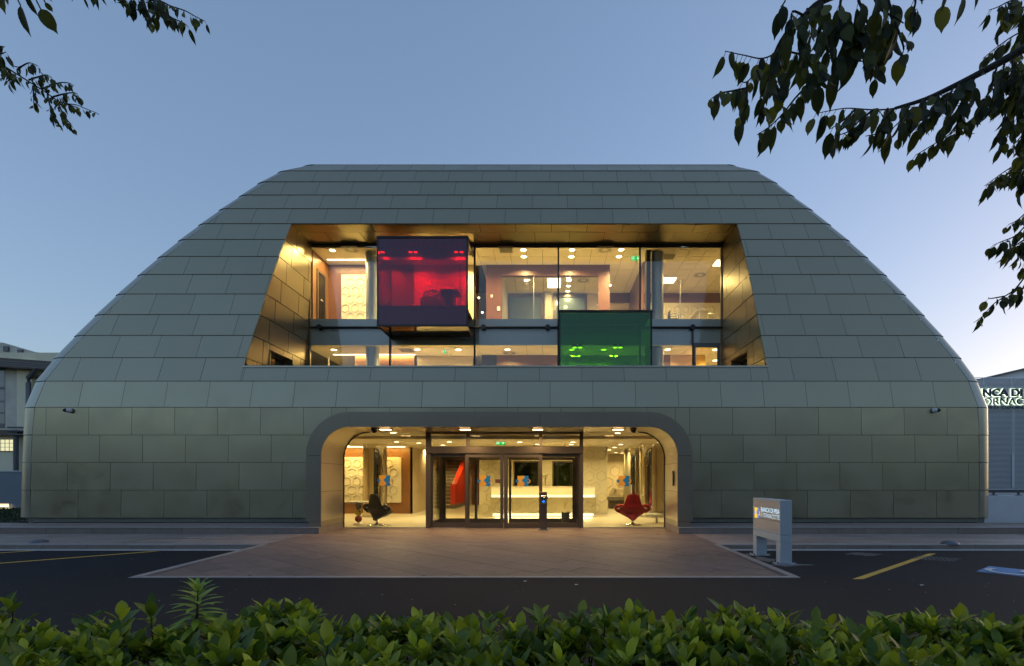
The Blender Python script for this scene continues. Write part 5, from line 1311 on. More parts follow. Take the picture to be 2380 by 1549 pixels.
MB().tube([(lx(88, YN2-.8), YN2-.8, lz_(862)), (lx(76), YN2-.25, lz_(880)), (lx(76), YN2-.25, lz_(893)), (lx(76), YN2-.25, lz_(1012))], .16, 12).build('downpipe', M['pipe'], nb)
MB().tube([(lx(48), YN2-.3, lz_(1100)), (lx(48), YN2-.3, lz_(1014))], .14, 12).build('downpipe', M['pipe'], nb)
for v in (996, 1004, 1012): MB().tube([(lx(40), YN2-.6, lz_(v)), (lx(95), YN2-.6, lz_(v+.5))], .055, 8).build('service_pipe', M['pipe'], nb)

# =================================================================== NEIGHBOURS, RIGHT
YR = 34.0
ls = thing('louvred_building', 'grey building screened by thin horizontal louvres with backlit bank name', 'building', (UX(2330, YR), YR, 0))
xr0, xr1 = UX(2225, YR), UX(2560, YR)
zl0, zl1 = VZ(1136, YR), VZ(877, YR)
MB().box(xr0, xr1, YR+.35, YR+8, 0, VZ(893, YR)).build('inner_wall', M['louvre_back'], ls)
n = 91; mbl = MB()
for i in range(n):
    z = zl0+(zl1-zl0)*(i+.5)/n; p_ = (zl1-zl0)/n
    mbl.hexa([(xr0, YR, z-.26*p_), (xr1, YR, z-.26*p_), (xr1, YR+.05, z+.1*p_), (xr0, YR+.05, z+.1*p_)], [(xr0, YR, z+.16*p_), (xr1, YR, z+.16*p_), (xr1, YR+.05, z+.38*p_), (xr0, YR+.05, z+.38*p_)])
o = mbl.build('louvre_slats', M['louvre'], ls); o['kind'] = 'stuff'
for u in (2292.5, 2358, 2420, 2480): MB().box(UX(u, YR)-.09, UX(u, YR)+.09, YR+.07, YR+.14, zl0, zl1).build('louvre_post', M['louvre'], ls)
for u in (2294, 2353): MB().box(UX(u, YR)-.05, UX(u, YR)+.05, YR-.05, YR-.002, VZ(1133, YR), VZ(1057, YR)).build('gate_frame', M['louvre'], ls)
MB().prism_y([(UX(2300, YR+2), VZ(880, YR+2)), (UX(2440, YR+2), VZ(846, YR+2)), (UX(2560, YR+2), VZ(880, YR+2))], YR+2, YR+5).build('gable_roof', M['louvre'], ls)
MB().prism_y([(UX(2300, YR+2)-.6, VZ(880, YR+2)), (UX(2440, YR+2), VZ(846, YR+2)+.12), (UX(2440, YR+2), VZ(846, YR+2)), (UX(2300, YR+2), VZ(880, YR+2))], YR+1.6, YR+5.2).build('roof_edge', M['pipe'], ls)
# letters: dark faces with halo light behind
def letters(body, u_first, wpx, v0, v1, bold, lit, nm):
    me = text_mesh(body, .5, bold=bold, ext=.03); a = UX(u_first-3, YR)
    place_text(nm, me, M['navyletter'], ls, lambda x, y, z: (a+x, YR-.13-z, VZ(v1, YR)+y), wpx*YR/F, (v1-v0)*YR/F)
    if lit:
        me = text_mesh(body, .5, bold=bold+.012)
        place_text(nm+'_halo', me, M['halo'], ls, lambda x, y, z: (a-.06+x, YR-.06, VZ(v1, YR)+y-.035), wpx*YR/F+.12, (v1-v0)*YR/F+.07)
letters('BANCA DI PISA', 2250, 186, 905, 922.5, .018, True, 'bank_name_letters')
letters('E FORNACETTE', 2252, 186, 926.4, 941.5, -.001, True, 'branch_name_letters')
letters('CREDITO COOPERATIVO', 2252, 186, 946.6, 950.4, 0, False, 'credit_line_letters')
MB().box(UX(2245, YR), UX(2470, YR), YR-.10, YR-.07, VZ(925.2, YR), VZ(923.8, YR)).build('letter_rail', M['louvre'], ls)
MB().box(UX(2245, YR), UX(2470, YR), YR-.10, YR-.07, VZ(944.6, YR), VZ(943.2, YR)).build('letter_rail', M['louvre'], ls)
light(ls, (UX(2330, YR), YR-.35, VZ(923, YR)), 6, 4, (.8, 1, .7), rot=(rad(90), 0, rad(180)), shape='RECTANGLE', size_y=1.2)
# concrete parapet wall with handrail
cw = thing('concrete_wall', 'low fair faced concrete wall running off from the building right end', 'wall', (16, 17.8, .3))
zc = VZ(1152.5, 17.7)
MB().box(15.08, 26, 17.72, 17.95, .25, zc, .01).build('wall_body', M['concrete'], cw)
for k in range(5): MB().cyl((15.9+.9*k, 17.72), .001, .3, .31).build('tie_hole', M['black'], cw) if False else None
rl = thing('steel_handrail', 'thin steel handrail with short posts on the concrete wall', 'handrail', (16, 17.83, zc))
MB().box(15.1, 26, 17.80, 17.86, VZ(1139, 17.8), VZ(1136.5, 17.8)).build('rail', M['louvre'], rl)
for u in (2309.5, 2367, 2425):
    x = UX(u, 17.83); MB().box(x-.03, x+.03, 17.81, 17.85, zc+.02, VZ(1139, 17.83)).box(x-.09, x+.09, 17.77, 17.89, zc+.001, zc+.02).build('rail_post', M['pipe'], rl)
wb = MB().box(15.2, 30, 26, 26.2, 0, VZ(1146, 26)).build('rear_wall', M['concrete'], None, (20, 26, 0)); tag(wb, 'pale concrete strip of wall behind the handrail', 'wall')

# =================================================================== FOLIAGE
def leafmesh(name, L, Wd, curl, fold, mtl, tone, tipdrop=.0, n=6, shape=1.0, tipw=0):
    """leaf from origin along +Y, normal +Z, with a folded midrib and bent blade"""
    vs = []; fs = []
    for i in range(n+1):
        t = i/n; w = Wd*.5*(math.sin(math.pi*min(1, t**shape))**.75 if 0 < t < 1 else 0)
        if tipw and t > .8: w *= .55
        y = L*t; z = -curl*L*t*t
        vs += [(-w, y, z+fold*w), (0, y, z), (w, y, z+fold*w)]
    for i in range(n):
        a = i*3; fs += [(a, a+1, a+4, a+3), (a+1, a+2, a+5, a+4)]
    me = bpy.data.meshes.new(name); me.from_pydata(vs, [], fs); me.polygons.foreach_set('use_smooth', [True]*len(fs)); me.materials.append(mtl)
    at = me.attributes.new('tone', 'FLOAT', 'POINT'); at.data.foreach_set('value', [tone]*len(vs)); me.update(); return me
class Cloud:
    """many leaves joined in one mesh"""
    def __init__(s): s.v = []; s.f = []; s.t = []
    def add(s, me, mw):
        n = len(s.v)
        tone = me.attributes['tone'].data[0].value
        for v in me.vertices: s.v.append(tuple(mw @ v.co)); s.t.append(tone)
        for p_ in me.polygons: s.f.append([i+n for i in p_.vertices])
    def build(s, name, mtl, parent):
        off = wloc(parent) if parent is not None else Vector((0, 0, 0))
        me = bpy.data.meshes.new(name); me.from_pydata([tuple(Vector(v)-off) for v in s.v], [], s.f); me.polygons.foreach_set('use_smooth', [True]*len(s.f)); me.materials.append(mtl)
        at = me.attributes.new('tone', 'FLOAT', 'POINT'); at.data.foreach_set('value', s.t); me.update()
        o = bpy.data.objects.new(name, me); COL.objects.link(o); o.parent = parent; o['kind'] = 'stuff'; return o
def orient(dirv, nrm):
    y = Vector(dirv).normalized(); z = Vector(nrm); z = (z-y*z.dot(y)).normalized(); x = y.cross(z)
    return Matrix(((x.x, y.x, z.x), (x.y, y.y, z.y), (x.z, y.z, z.z))).to_4x4()
def put_leaves(specs, parent, name, limit, mtl):
    """specs: (mesh, matrix, apparent size). The largest `limit` in view become objects, the rest one mesh"""
    def vis(sp):
        p = sp[1].to_translation()
        if p.y < .3: return -1
        u = 1275+p.x*F/p.y; v = 1113-(p.z-EYE)*F/p.y
        return sp[2]/p.y if -40 < u < 2420 and -40 < v < 1600 else -1
    specs.sort(key=vis, reverse=True)
    off = wloc(parent)
    for me, mw, s_ in specs[:limit]:
        o = bpy.data.objects.new(name, me); COL.objects.link(o); o.parent = parent
        m2 = mw.copy(); m2.translation = mw.to_translation()-off; o.matrix_local = m2
    if len(specs) > limit:
        c = Cloud()
        for me, mw, s_ in specs[limit:]: c.add(me, mw)
        c.build('foliage', mtl, parent)
# ---- hedge
RH = random.Random(21)
hedge = thing('laurel_hedge', 'long clipped hedge of glossy green laurel leaves along the bottom foreground', 'hedge', (0, 2.2, 0))
HL = [leafmesh('hedge_leaf', .108*k, .052*k*w, c, .25, M['leafh'], tn) for (k, w, c, tn) in ((1, 1, .10, .15), (1.1, .9, .22, .3), (.9, 1.1, .05, .45), (.85, 1.15, .15, .6), (1.15, .95, .30, .2), (.7, 1.1, .08, .85), (.8, 1, .2, 1.0), (1.0, .9, -.1, .5), (.62, 1.2, .1, .7), (1.2, .8, .12, .05))]
def htop(x, y):
    return 1.03+.045*math.sin(x*3.1+y*2)+.035*math.sin(x*7.3+1.7*y+1)+.02*math.sin(x*13+y*9)
specs = []
def rosette(x, y, z, lean, n, up, young):
    ph = RH.uniform(0, 6.28); ax = Vector((lean[0], lean[1], 1)).normalized()
    for k in range(n):
        a = ph+k*2.4+RH.uniform(-.3, .3); t = k/n
        el = rad(RH.uniform(12, 35)+up*t*45)
        d = Vector((math.cos(a)*math.cos(el), math.sin(a)*math.cos(el), math.sin(el)))+ax*.25
        nr = Vector((-math.cos(a)*math.sin(el), -math.sin(a)*math.sin(el), math.cos(el)))+Vector((RH.uniform(-.25, .25), RH.uniform(-.25, .25), 0))
        me = HL[RH.choice((5, 6, 3, 8, 2)) if (young and t > .4) else RH.choice((0, 1, 2, 3, 4, 7, 9, 0))]
        s_ = RH.uniform(.75, 1.12)
        mw = Matrix.Translation((x+ax.x*.06*t, y+ax.y*.06*t, z+.07*t*ax.z)) @ orient(d, nr) @ Matrix.Scale(s_, 4)
        specs.append((me, mw, s_*.12))
stems = MB()
for i in range(2100):
    x, y = RH.uniform(-3.9, 3.6), RH.uniform(1.25, 2.92)
    edge = max(0, (y-2.7)/.3)
    z = htop(x, y)-edge*.06+RH.uniform(-.10, .03)
    rosette(x, y, z-.06, (RH.uniform(-.3, .3), RH.uniform(-.35, .25)), RH.randint(6, 9), 1, RH.random() < .55)
for i in range(500):            # lower layer, fills the gaps
    x, y = RH.uniform(-3.9, 3.6), RH.uniform(1.2, 2.95)
    rosette(x, y, htop(x, y)-RH.uniform(.17, .34), (RH.uniform(-.5, .5), RH.uniform(-.5, .5)), 6, .4, False)
for i in range(330):            # far side face of the hedge
    x = RH.uniform(-3.9, 3.6); rosette(x, 2.95+RH.uniform(-.05, .03), RH.uniform(.15, 1.0), (RH.uniform(-.3, .3), .7), 5, .2, False)
for i in range(60):            # proud shoots that break the top line
    x, y = RH.uniform(-3.6, 3.4), RH.uniform(2.2, 2.9); z = htop(x, y)+RH.uniform(.0, .07)
    stems.tube([(x, y, z-.15), (x+RH.uniform(-.02, .02), y, z)], [.006, .004], 5); rosette(x, y, z-.04, (RH.uniform(-.25, .25), RH.uniform(-.2, .2)), RH.randint(4, 6), 1.2, RH.random() < .7)
for i in range(700):
    x, y = RH.uniform(-3.9, 3.6), RH.uniform(1.2, 2.9); z = htop(x, y)
    stems.tube([(x+RH.uniform(-.08, .08), y+RH.uniform(-.08, .08), z-.5), (x, y, z-.08)], [.007, .004], 4, False)
o = stems.build('stems', M['stem'], hedge); o['kind'] = 'stuff'
put_leaves(specs, hedge, 'leaf', 300, M['leafh'])
MB().box(-4.0, 3.7, 1.15, 2.86, .0, .78).build('inner_dark_fill', M['hedgecore'], hedge)  # near-black filler box, the shade deep in the hedge put into colour
# tall slender leaved shoot
spg = thing('slender_shoot', 'tall bright green shoot with narrow leaves rising above the hedge at left', 'plant', PX(457, 1500, 2.75))
c0 = PX(455, 1470, 2.75); c1 = PX(460, 1362, 2.75)
MB().tube([c0, (c0+c1)/2+Vector((.004, 0, 0)), c1], [.008, .006, .003], 6).build('stem', M['stem'], spg)
SLm = [leafmesh('narrow_leaf', .15, .036, .25, .2, M['leafy'], tn) for tn in (.3, .6, .9)]
sp = []
for k in range(52):
    t = k/51; p_ = c0.lerp(c1, .12+.88*t); a = k*2.39996; el = rad(-5+58*t**1.5+RH.uniform(-8, 8)); s_ = 1.0-.5*t**2
    d = Vector((math.cos(a)*math.cos(el), math.sin(a)*math.cos(el)*.8, math.sin(el)))
    sp.append((SLm[k % 3], Matrix.Translation(p_) @ orient(d, (-math.cos(a)*math.sin(el), -math.sin(a)*math.sin(el), math.cos(el)+.1)) @ Matrix.Scale(s_, 4), .1*s_))
put_leaves(sp, spg, 'leaf', 300, M['leafy'])

# ---- trees with hanging branches
RT = random.Random(5)
TL = [leafmesh('tree_leaf', .096*a, .047*b, c, .22, M['leaft'], tn, n=7, shape=.8, tipw=1) for (a, b, c, tn) in ((1, 1, .25, .1), (1.1, .9, .45, .3), (.9, 1.15, .15, .5), (1.0, .7, .6, .2), (.85, 1.0, .35, .75), (1.15, 1.05, .2, .0), (.95, 1.1, .05, 1.0), (1.05, .55, .5, .15))]
def hang(tree, specs, pts, r0, r1, dens=1.0, size=1.0, tw=None, tipskip=0):
    """a twig (list of world points) with leaves hanging alternately from it"""
    P = smooth(pts, 4); n = len(P)
    tw.tube(P, [r0+(r1-r0)*i/(n-1) for i in range(n)], 5, False)
    L = sum((P[i+1]-P[i]).length for i in range(n-1)); step = .024*size/dens; s_ = step*RT.random(); acc = 0
    for i in range(n-1):
        seg = (P[i+1]-P[i]).length
        while s_ < acc+seg:
            t = (s_-acc)/seg; p = P[i].lerp(P[i+1], t)
            dt = (P[i+1]-P[i]).normalized(); sd = RT.choice((-1, 1)); side = dt.cross(Vector((0, 0, 1)))
            side = side.normalized() if side.length > .1 else Vector((0, 1, 0))
            d = (side*sd*RT.uniform(.05, .55)+dt*RT.uniform(.0, .45)+Vector((RT.uniform(-.15, .15), RT.uniform(-.25, .25), -RT.uniform(.75, 1.25)))).normalized()
            pet = p+d*.018*size+side*sd*.016*size+Vector((0, 0, .004))
            nr = Vector((RT.uniform(-.9, .9), -1 if RT.random() < .7 else 1, RT.uniform(.1, .9)))
            k = RT.uniform(.6, 1.2)*size
            specs.append((RT.choice(TL), Matrix.Translation(pet) @ orient(d, nr) @ Matrix.Scale(k, 4), .1*k))
            tw.tube([p, pet], .0016*size, 3, False)
            s_ += step*RT.uniform(.6, 1.4)
        acc += seg
def zr(l, Y, dy=.0):   # right zoom coordinates -> world
    return [PX(1568.8+x*.34082, y*.34082, Y+dy*i) for i, (x, y) in enumerate(l)]
def zd(l, Y): return [PX(2149.9+x*.2626, 406.7+y*.2626, Y) for x, y in l]
def zl(l, Y): return [PX(x*.23252, y*.23252, Y) for x, y in l]
rt = thing('right_tree', 'large overhanging tree with dark toothed leaves filling the upper right corner', 'tree', (7.2, -1.5, 0))
tw = MB(); specs = []
J = lambda Y: Y+RT.uniform(-.12, .12)
for l, Y, d in (
    ([(980, 380), (850, 370), (730, 350), (600, 400), (480, 380), (340, 350)], 2.7, .8), ([(600, 400), (560, 480), (490, 560), (440, 550)], 2.7, .9),
    ([(560, 480), (600, 600), (610, 680), (600, 780)], 2.6, 1.1), ([(490, 560), (490, 680), (470, 760), (420, 820)], 2.7, 1.0), ([(500, 600), (400, 620), (300, 640), (230, 690)], 2.7, 1.0),
    ([(840, 180), (845, 300), (850, 420)], 2.4, 1.2), ([(1000, 20), (1005, 150), (960, 300), (980, 450), (1000, 560)], 2.3, 1.2), ([(1130, 0), (1120, 150), (1150, 280), (1100, 420), (1080, 560)], 2.2, 1.2),
    ([(1250, 0), (1300, 120), (1330, 250), (1300, 400), (1280, 470)], 2.2, 1.2), ([(1450, -20), (1480, 120), (1460, 260), (1400, 420), (1380, 500)], 2.2, 1.3), ([(1350, -40), (1400, 60), (1500, 120), (1560, 160)], 2.1, 1.3),
    ([(1600, -60), (1640, 0), (1620, 100), (1600, 150)], 2.1, 1.2), ([(1500, 150), (1540, 260), (1560, 340), (1530, 400)], 2.2, 1.2), ([(1780, -60), (1830, -20), (1850, 10)], 2.1, .8), ([(1900, -60), (1960, -30), (2030, -40)], 2.6, .9),
    ([(900, 300), (880, 450), (900, 560), (860, 640)], 2.4, 1.2), ([(980, 450), (900, 580), (820, 670), (740, 770), (650, 860), (560, 920)], 2.5, 1.1), ([(730, 350), (700, 480), (720, 600), (690, 700)], 2.6, 1.2),
    ([(760, -40), (750, 10), (720, 50)], 2.5, 1.0), ([(880, 110), (800, 80), (790, 180), (740, 260)], 2.4, 1.2), ([(1000, 10), (880, 110), (750, 240), (690, 330), (660, 450), (640, 560)], 2.5, 1.2),
    ([(1120, 60), (1200, 150), (1230, 280), (1210, 420)], 2.15, 1.4), ([(1400, 0), (1360, 150), (1380, 300), (1360, 420)], 2.3, 1.3), ([(1050, 100), (1050, 250), (1060, 380)], 2.35, 1.4), ([(900, 60), (930, 180), (920, 300)], 2.45, 1.3), ([(1280, 60), (1260, 200), (1180, 330)], 2.2, 1.3),
    # along the long lower limb
    ([(2100, 490), (1900, 590), (1700, 680), (1500, 740), (1350, 750), (1200, 740), (1120, 745), (960, 775)], 2.8, .9),
    ([(1700, 690), (1650, 780), (1560, 860), (1540, 920)], 2.7, 1.2), ([(1500, 740), (1420, 820), (1400, 900), (1300, 930)], 2.6, 1.1), ([(1350, 750), (1250, 830), (1180, 900), (1080, 930)], 2.6, 1.1),
    ([(1900, 600), (1850, 680), (1760, 760), (1700, 800)], 2.7, 1.1), ([(1450, 740), (1440, 850), (1470, 960)], 2.6, 1.1), ([(1600, 720), (1560, 800), (1480, 880)], 2.6, 1.1), ([(1230, 745), (1150, 820), (1060, 880)], 2.7, 1.1), ([(1800, 650), (1760, 740), (1700, 830), (1640, 890)], 2.7, 1.1),
    ([(2050, 520), (2000, 640), (1950, 800), (1900, 900)], 2.9, 1.2), ([(2200, 440), (2150, 600), (2060, 780), (1900, 900), (1740, 1000), (1640, 1060)], 3.0, 1.0), ([(1980, 560), (1930, 700), (1860, 820), (1800, 900)], 2.9, 1.1),
    ([(2300, 380), (2300, 600), (2250, 800), (2200, 950)], 3.2, 1.3), ([(2400, 200), (2300, 250), (2200, 320), (2100, 400)], 3.4, 1.1), ([(2420, -40), (2280, 10), (2200, 50), (2140, 70)], 3.4, 1.2), ([(2350, 30), (2270, 110), (2220, 180)], 3.3, 1.2),
    ([(2420, 500), (2330, 700), (2280, 900), (2230, 1000)], 3.2, 1.3), ([(2420, 650), (2380, 800), (2360, 980), (2340, 1100)], 3.2, 1.4), ([(2440, 880), (2360, 1080), (2220, 1190), (2110, 1270)], 3.6, 1.3), ([(2250, 420), (2220, 560), (2180, 700), (2120, 800)], 3.1, 1.3),
    ([(2420, 100), (2360, 250), (2330, 400), (2350, 560)], 3.3, 1.4), ([(2460, 300), (2400, 420), (2380, 560), (2300, 640)], 3.3, 1.4), ([(2400, 560), (2300, 640), (2200, 730)], 3.1, 1.2), ([(2420, 760), (2380, 900), (2300, 1000)], 3.3, 1.4), ([(2420, 1000), (2380, 1120), (2340, 1200)], 3.6, 1.3), ([(2440, 380), (2380, 520), (2340, 700), (2330, 860)], 3.0, 1.5), ([(2440, 500), (2400, 700), (2390, 900)], 3.0, 1.5), ([(2360, 420), (2280, 520), (2220, 640)], 3.1, 1.4), ([(2440, -20), (2390, 120), (2370, 260)], 3.2, 1.4), ([(2440, 40), (2330, 60), (2260, 90)], 3.4, 1.2), ([(2420, 1100), (2390, 1230), (2370, 1320)], 3.6, 1.4)):
    hang(rt, specs, zr(l, J(Y)), .006, .002, d, 1.0 if Y < 3 else .95, tw)
for l, Y, d in (([(900, 330), (820, 400), (740, 440)], 4.4, .9), ([(900, 440), (800, 540), (680, 590), (600, 625)], 4.4, 1.5), ([(900, 560), (780, 640), (700, 700)], 4.4, 1.5), ([(920, 600), (860, 700), (800, 780)], 4.3, 1.4),
                ([(900, 880), (800, 1010), (700, 1080), (600, 1150), (510, 1250), (430, 1310)], 4.4, .55), ([(700, 1075), (580, 1095), (560, 1085)], 4.4, .7), ([(780, 1010), (750, 1090), (720, 1170)], 4.4, 1.2), ([(920, 900), (870, 1000), (840, 1080)], 4.4, 1.4),
                ([(920, -80), (760, -20), (640, 40), (540, 100)], 4.3, 1.3), ([(920, 620), (890, 720), (880, 860)], 4.3, 1.3)):
    hang(rt, specs, zd(l, J(Y)), .007, .002, d, 1.1, tw)
# big limbs
lim = MB()
lim.tube(smooth(zr([(2440, 300), (2300, 380), (2100, 490), (1900, 590), (1700, 680), (1500, 740)], 2.9), 3), [.026-.018*i/15 for i in range(16)], 8)
lim.tube(smooth(zr([(1500, -260), (1250, -100), (1000, 10), (880, 110), (750, 240), (690, 340)], 2.5), 3), [.022-.016*i/15 for i in range(16)], 8)
a_ = zr([(2440, 300)], 2.9)[0]; b_ = zr([(1500, -260)], 2.5)[0]
lim.tube(smooth([(7.2, -1.5, 3.0), (6.3, .0, 4.4), (4.6, 1.8, 4.7), tuple(a_)], 4), [.12-.09*i/12 for i in range(13)], 8)
lim.tube(smooth([(7.0, -1.4, 3.5), (5.5, 0, 5.2), (3.0, 1.6, 5.2), tuple(b_)], 4), [.12-.095*i/12 for i in range(13)], 8)
for q in (zr([(1450, -20)], 2.2)[0], zr([(1250, 0)], 2.2)[0], zr([(1130, 0)], 2.2)[0], zr([(1600, -60)], 2.1)[0], zr([(2420, -40)], 3.4)[0], zd([(900, 440)], 4.4)[0], zd([(900, 880)], 4.4)[0]):
    lim.tube(smooth([(5.0, 1.0, 5.4), tuple((q+Vector((5.0, 1.0, 5.4)))/2+Vector((.1, .3, .35))), tuple(q)], 3), [.03-.025*i/6 for i in range(7)], 6)
lim.build('branches', M['bark'], rt); o = tw.build('twigs', M['twig'], rt); o['kind'] = 'stuff'
MB().tube(smooth([(7.2, -1.5, -.1), (7.25, -1.5, 1.5), (7.1, -1.45, 3.2), (6.9, -1.5, 5.5), (6.6, -1.8, 7.5)], 4), [.34-.24*i/16 for i in range(17)], 14).build('trunk', M['bark'], rt)
put_leaves(specs, rt, 'leaf', 300, M['leaft'])
def crown(tree, cx, cy, cz, rx, ry, rz_, n, ls):
    c = Cloud(); centers = []
    for k in range(46):
        a, b = RT.uniform(0, 6.28), RT.uniform(-1, 1); q = (1-b*b)**.5; rr = RT.uniform(.45, 1)
        centers.append((cx+rx*rr*q*math.cos(a), cy+ry*rr*q*math.sin(a), cz+rz_*rr*b))
    for i in range(n):
        k = RT.choice(centers); p = Vector((RT.gauss(k[0], .45), RT.gauss(k[1], .45), RT.gauss(k[2], .38)))
        if p.y > -.4: continue
        d = Vector((RT.uniform(-1, 1), RT.uniform(-1, 1), -RT.uniform(.1, 1))); nr = Vector((RT.uniform(-1, 1), RT.uniform(-1, 1), RT.uniform(.2, 1)))
        c.add(TL[i % 8], Matrix.Translation(p) @ orient(d, nr) @ Matrix.Scale(ls, 4))
    o = c.build('crown', M['leaft'], tree); return o
crown(rt, 5.2, -4.2, 9.2, 3.6, 2.6, 2.6, 5200, 2.3)
lt = thing('left_tree', 'overhanging tree whose leafy twigs reach in from the upper left corner', 'tree', (-7.0, -1.2, 0))
tw = MB(); specs = []
for l, Y, d, sz in (([(-60, 590), (0, 635), (100, 700), (260, 800), (420, 900), (520, 970), (620, 1030), (760, 1050), (860, 1090), (960, 1130), (990, 1150)], 5.9, .35, 1),
    ([(100, 700), (95, 790), (60, 830)], 5.9, 1.1, 1), ([(170, 700), (240, 650), (300, 630), (380, 660)], 5.9, 1.1, 1), ([(290, 800), (380, 770), (460, 750), (520, 780)], 5.9, 1.1, 1), ([(330, 860), (335, 960), (340, 1080)], 5.9, 1.0, 1), ([(420, 890), (500, 860), (590, 830), (680, 830), (740, 860)], 5.9, 1.2, 1),
    ([(475, 950), (500, 1060), (540, 1160), (600, 1260)], 5.9, 1.2, 1), ([(575, 1010), (620, 1120), (680, 1210), (730, 1280)], 5.9, 1.2, 1), ([(530, 970), (640, 940), (750, 930), (790, 980)], 5.9, 1.2, 1), ([(620, 1030), (720, 1060), (800, 1090)], 5.9, 1.2, 1), ([(0, 650), (60, 720), (40, 800)], 5.9, 1.3, 1), ([(60, 680), (140, 760), (200, 790)], 5.9, 1.0, 1),
    ([(-60, 430), (-10, 460), (50, 470)], 5.6, 1.3, 1.1), ([(-40, 520), (10, 540), (60, 520)], 5.6, 1.5, 1.1),
    ([(1100, -90), (1300, -40), (1500, 0), (1620, 20), (1700, 60), (1850, 110), (1950, 165), (2050, 215)], 4.7, .7, 1), ([(1500, 10), (1560, 80), (1650, 130), (1720, 180), (1830, 230), (1880, 270)], 4.7, 1.3, 1), ([(1300, -20), (1330, 50), (1300, 90)], 4.7, 1.5, 1),
    ([(1560, 60), (1540, 170), (1520, 220)], 4.7, 1.3, 1), ([(1420, 0), (1450, 90), (1480, 160), (1500, 220)], 4.7, 1.4, 1), ([(1650, 130), (1700, 180), (1750, 210)], 4.7, 1.4, 1), ([(1150, -60), (1220, -20), (1280, 30)], 4.7, 1.4, 1), ([(1600, 0), (1620, 60), (1680, 90)], 4.7, 1.4, 1), ([(1000, -120), (920, -60), (960, -50)], 4.7, .8, 1), ([(700, -100), (790, -60), (830, -50)], 4.7, .8, 1)):
    hang(lt, specs, zl(l, J(Y)), .010, .003, d, sz*.93, tw)
# the few large near leaves in the corner
for (x0, y0, x1, y1, w) in ((205, 55, 255, 345, 1.1), (405, 90, 595, 380, 1.1), (450, 25, 550, 150, .8), (260, -60, 350, 160, 1.0), (-10, -120, 30, 190, 1.3), (60, -100, 60, 90, 1.2), (480, -90, 490, 20, 1), (380, -120, 330, 60, 1.1)):
    Y = 1.75; a = zl([(x0, y0)], Y)[0]; b = zl([(x1, y1)], Y+.03)[0]; L = (b-a).length
    specs.append((TL[RT.choice((0, 2, 5))], Matrix.Translation(a) @ orient(b-a, (RT.uniform(-.3, .3), -1, .2)) @ Matrix.Scale(L/.105, 4), .25))
    tw.tube([a, a+Vector((-.03, .0, .06))], .0022, 5, False)
lim = MB()
Q = zl([(-60, 590)], 5.9)[0]; Q2 = zl([(1100, -90)], 4.7)[0]; Q3 = zl([(205, -60)], 1.75)[0]
lim.tube(smooth([(-7.0, -1.2, 3.0), (-7.3, 1.5, 5.0), (-7.0, 4.0, 5.2), tuple(Q)], 4), [.11-.098*i/12 for i in range(13)], 8)
lim.tube(smooth([(-7.0, -1.2, 3.5), (-6.5, 1.2, 6.2), (-4.9, 3.6, 6.6), tuple(Q2)], 4), [.11-.098*i/12 for i in range(13)], 8)
lim.tube(smooth([(-7.0, -1.2, 3.4), (-4.5, .0, 4.7), (-2.6, 1.1, 4.2), tuple(Q3)], 4), [.08-.076*i/12 for i in range(13)], 8)
lim.build('branches', M['bark'], lt); o = tw.build('twigs', M['twig'], lt); o['kind'] = 'stuff'
MB().tube(smooth([(-7.0, -1.2, -.1), (-7.05, -1.2, 1.5), (-6.95, -1.2, 3.4), (-6.7, -1.6, 5.6), (-6.4, -2.2, 7.6)], 4), [.32-.22*i/16 for i in range(17)], 14).build('trunk', M['bark'], lt)
put_leaves(specs, lt, 'leaf', 300, M['leaft'])
crown(lt, -5.0, -4.4, 9.0, 3.4, 2.8, 2.5, 4800, 2.3)

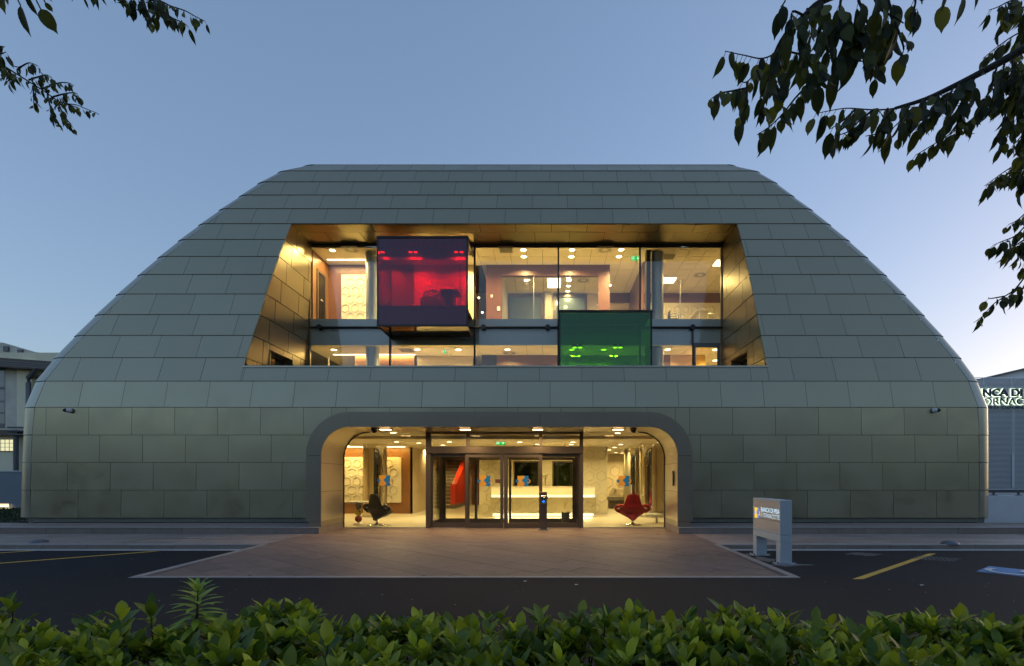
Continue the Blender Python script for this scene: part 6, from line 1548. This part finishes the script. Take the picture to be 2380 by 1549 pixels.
# unseen leaf belt added round the camera side to darken what the cladding mirrors
FL = [leafmesh('belt_leaf', 1.5, 1.0, .2, .2, M['leaft'], tn, n=2) for tn in (.0, .2, .4)]
c = Cloud()
for i in range(5200):
    a = rad(RT.uniform(78, 282)); rr = RT.uniform(34, 46); p = Vector((rr*math.sin(a)*1.15, rr*math.cos(a), RT.uniform(.2, 7.2+1.2*math.sin(a*9)+.8*math.sin(a*23))))
    c.add(FL[i % 3], Matrix.Translation(p) @ orient((RT.uniform(-1, 1), RT.uniform(-1, 1), -RT.uniform(.1, 1)), (RT.uniform(-1, 1), RT.uniform(-1, 1), RT.uniform(.2, 1))))
o = c.build('added_leaf_belt', M['leaft'], None); tag(o, 'unseen leafy belt added behind the camera to darken the facade reflections', 'trees', kind='stuff')
# unseen trees mirrored in the glass, a row added to darken the metal walls
CL = [leafmesh('crown_leaf', .42, .24, .2, .2, M['leaft'], tn, n=2) for tn in (.0, .2, .4, .7)]
ROW = [(-24, -13, 'farthest left'), (-17, -15, 'second from the left'), (-10.5, -13, 'left of the middle'), (-3.5, -15.5, 'in the middle'), (3.5, -14, 'right of the middle'), (10, -15, 'third from the right'), (17, -13, 'second from the right'), (24, -15, 'farthest right')]
for (x, y, nm) in ROW:
    t = thing('added_back_tree', 'round crowned green tree in the unseen row added behind the camera, '+nm, 'tree', (x, y, 0), 'trees added behind the camera')
    MB().tube(smooth([(x, y, -.1), (x+.1, y, 1.5), (x, y+.1, 3.2), (x+.1, y, 5)], 3), [.26-.16*i/9 for i in range(10)], 10).build('trunk', M['bark'], t)
    c = Cloud(); hh = RT.uniform(6.4, 7.8)
    cs = [(x+RT.gauss(0, 2.0), y+RT.gauss(0, 1.6), RT.uniform(1.6, 1.28*hh)) for _ in range(40)]
    for i in range(2600):
        k = RT.choice(cs); p = Vector((RT.gauss(k[0], .55), RT.gauss(k[1], .55), max(.5, RT.gauss(k[2], .6))))
        c.add(CL[i % 4], Matrix.Translation(p) @ orient((RT.uniform(-1, 1), RT.uniform(-1, 1), -RT.uniform(.1, 1)), (RT.uniform(-1, 1), RT.uniform(-1, 1), RT.uniform(.2, 1))))
    c.build('crown', M['leaft'], t)

# =================================================================== final scale to metres
for me in bpy.data.meshes: me.transform(Matrix.Scale(K, 4))
for o in bpy.data.objects: o.location = o.location*K
for ld in bpy.data.lights:
    if ld.type == 'AREA': ld.size *= K; ld.size_y *= K
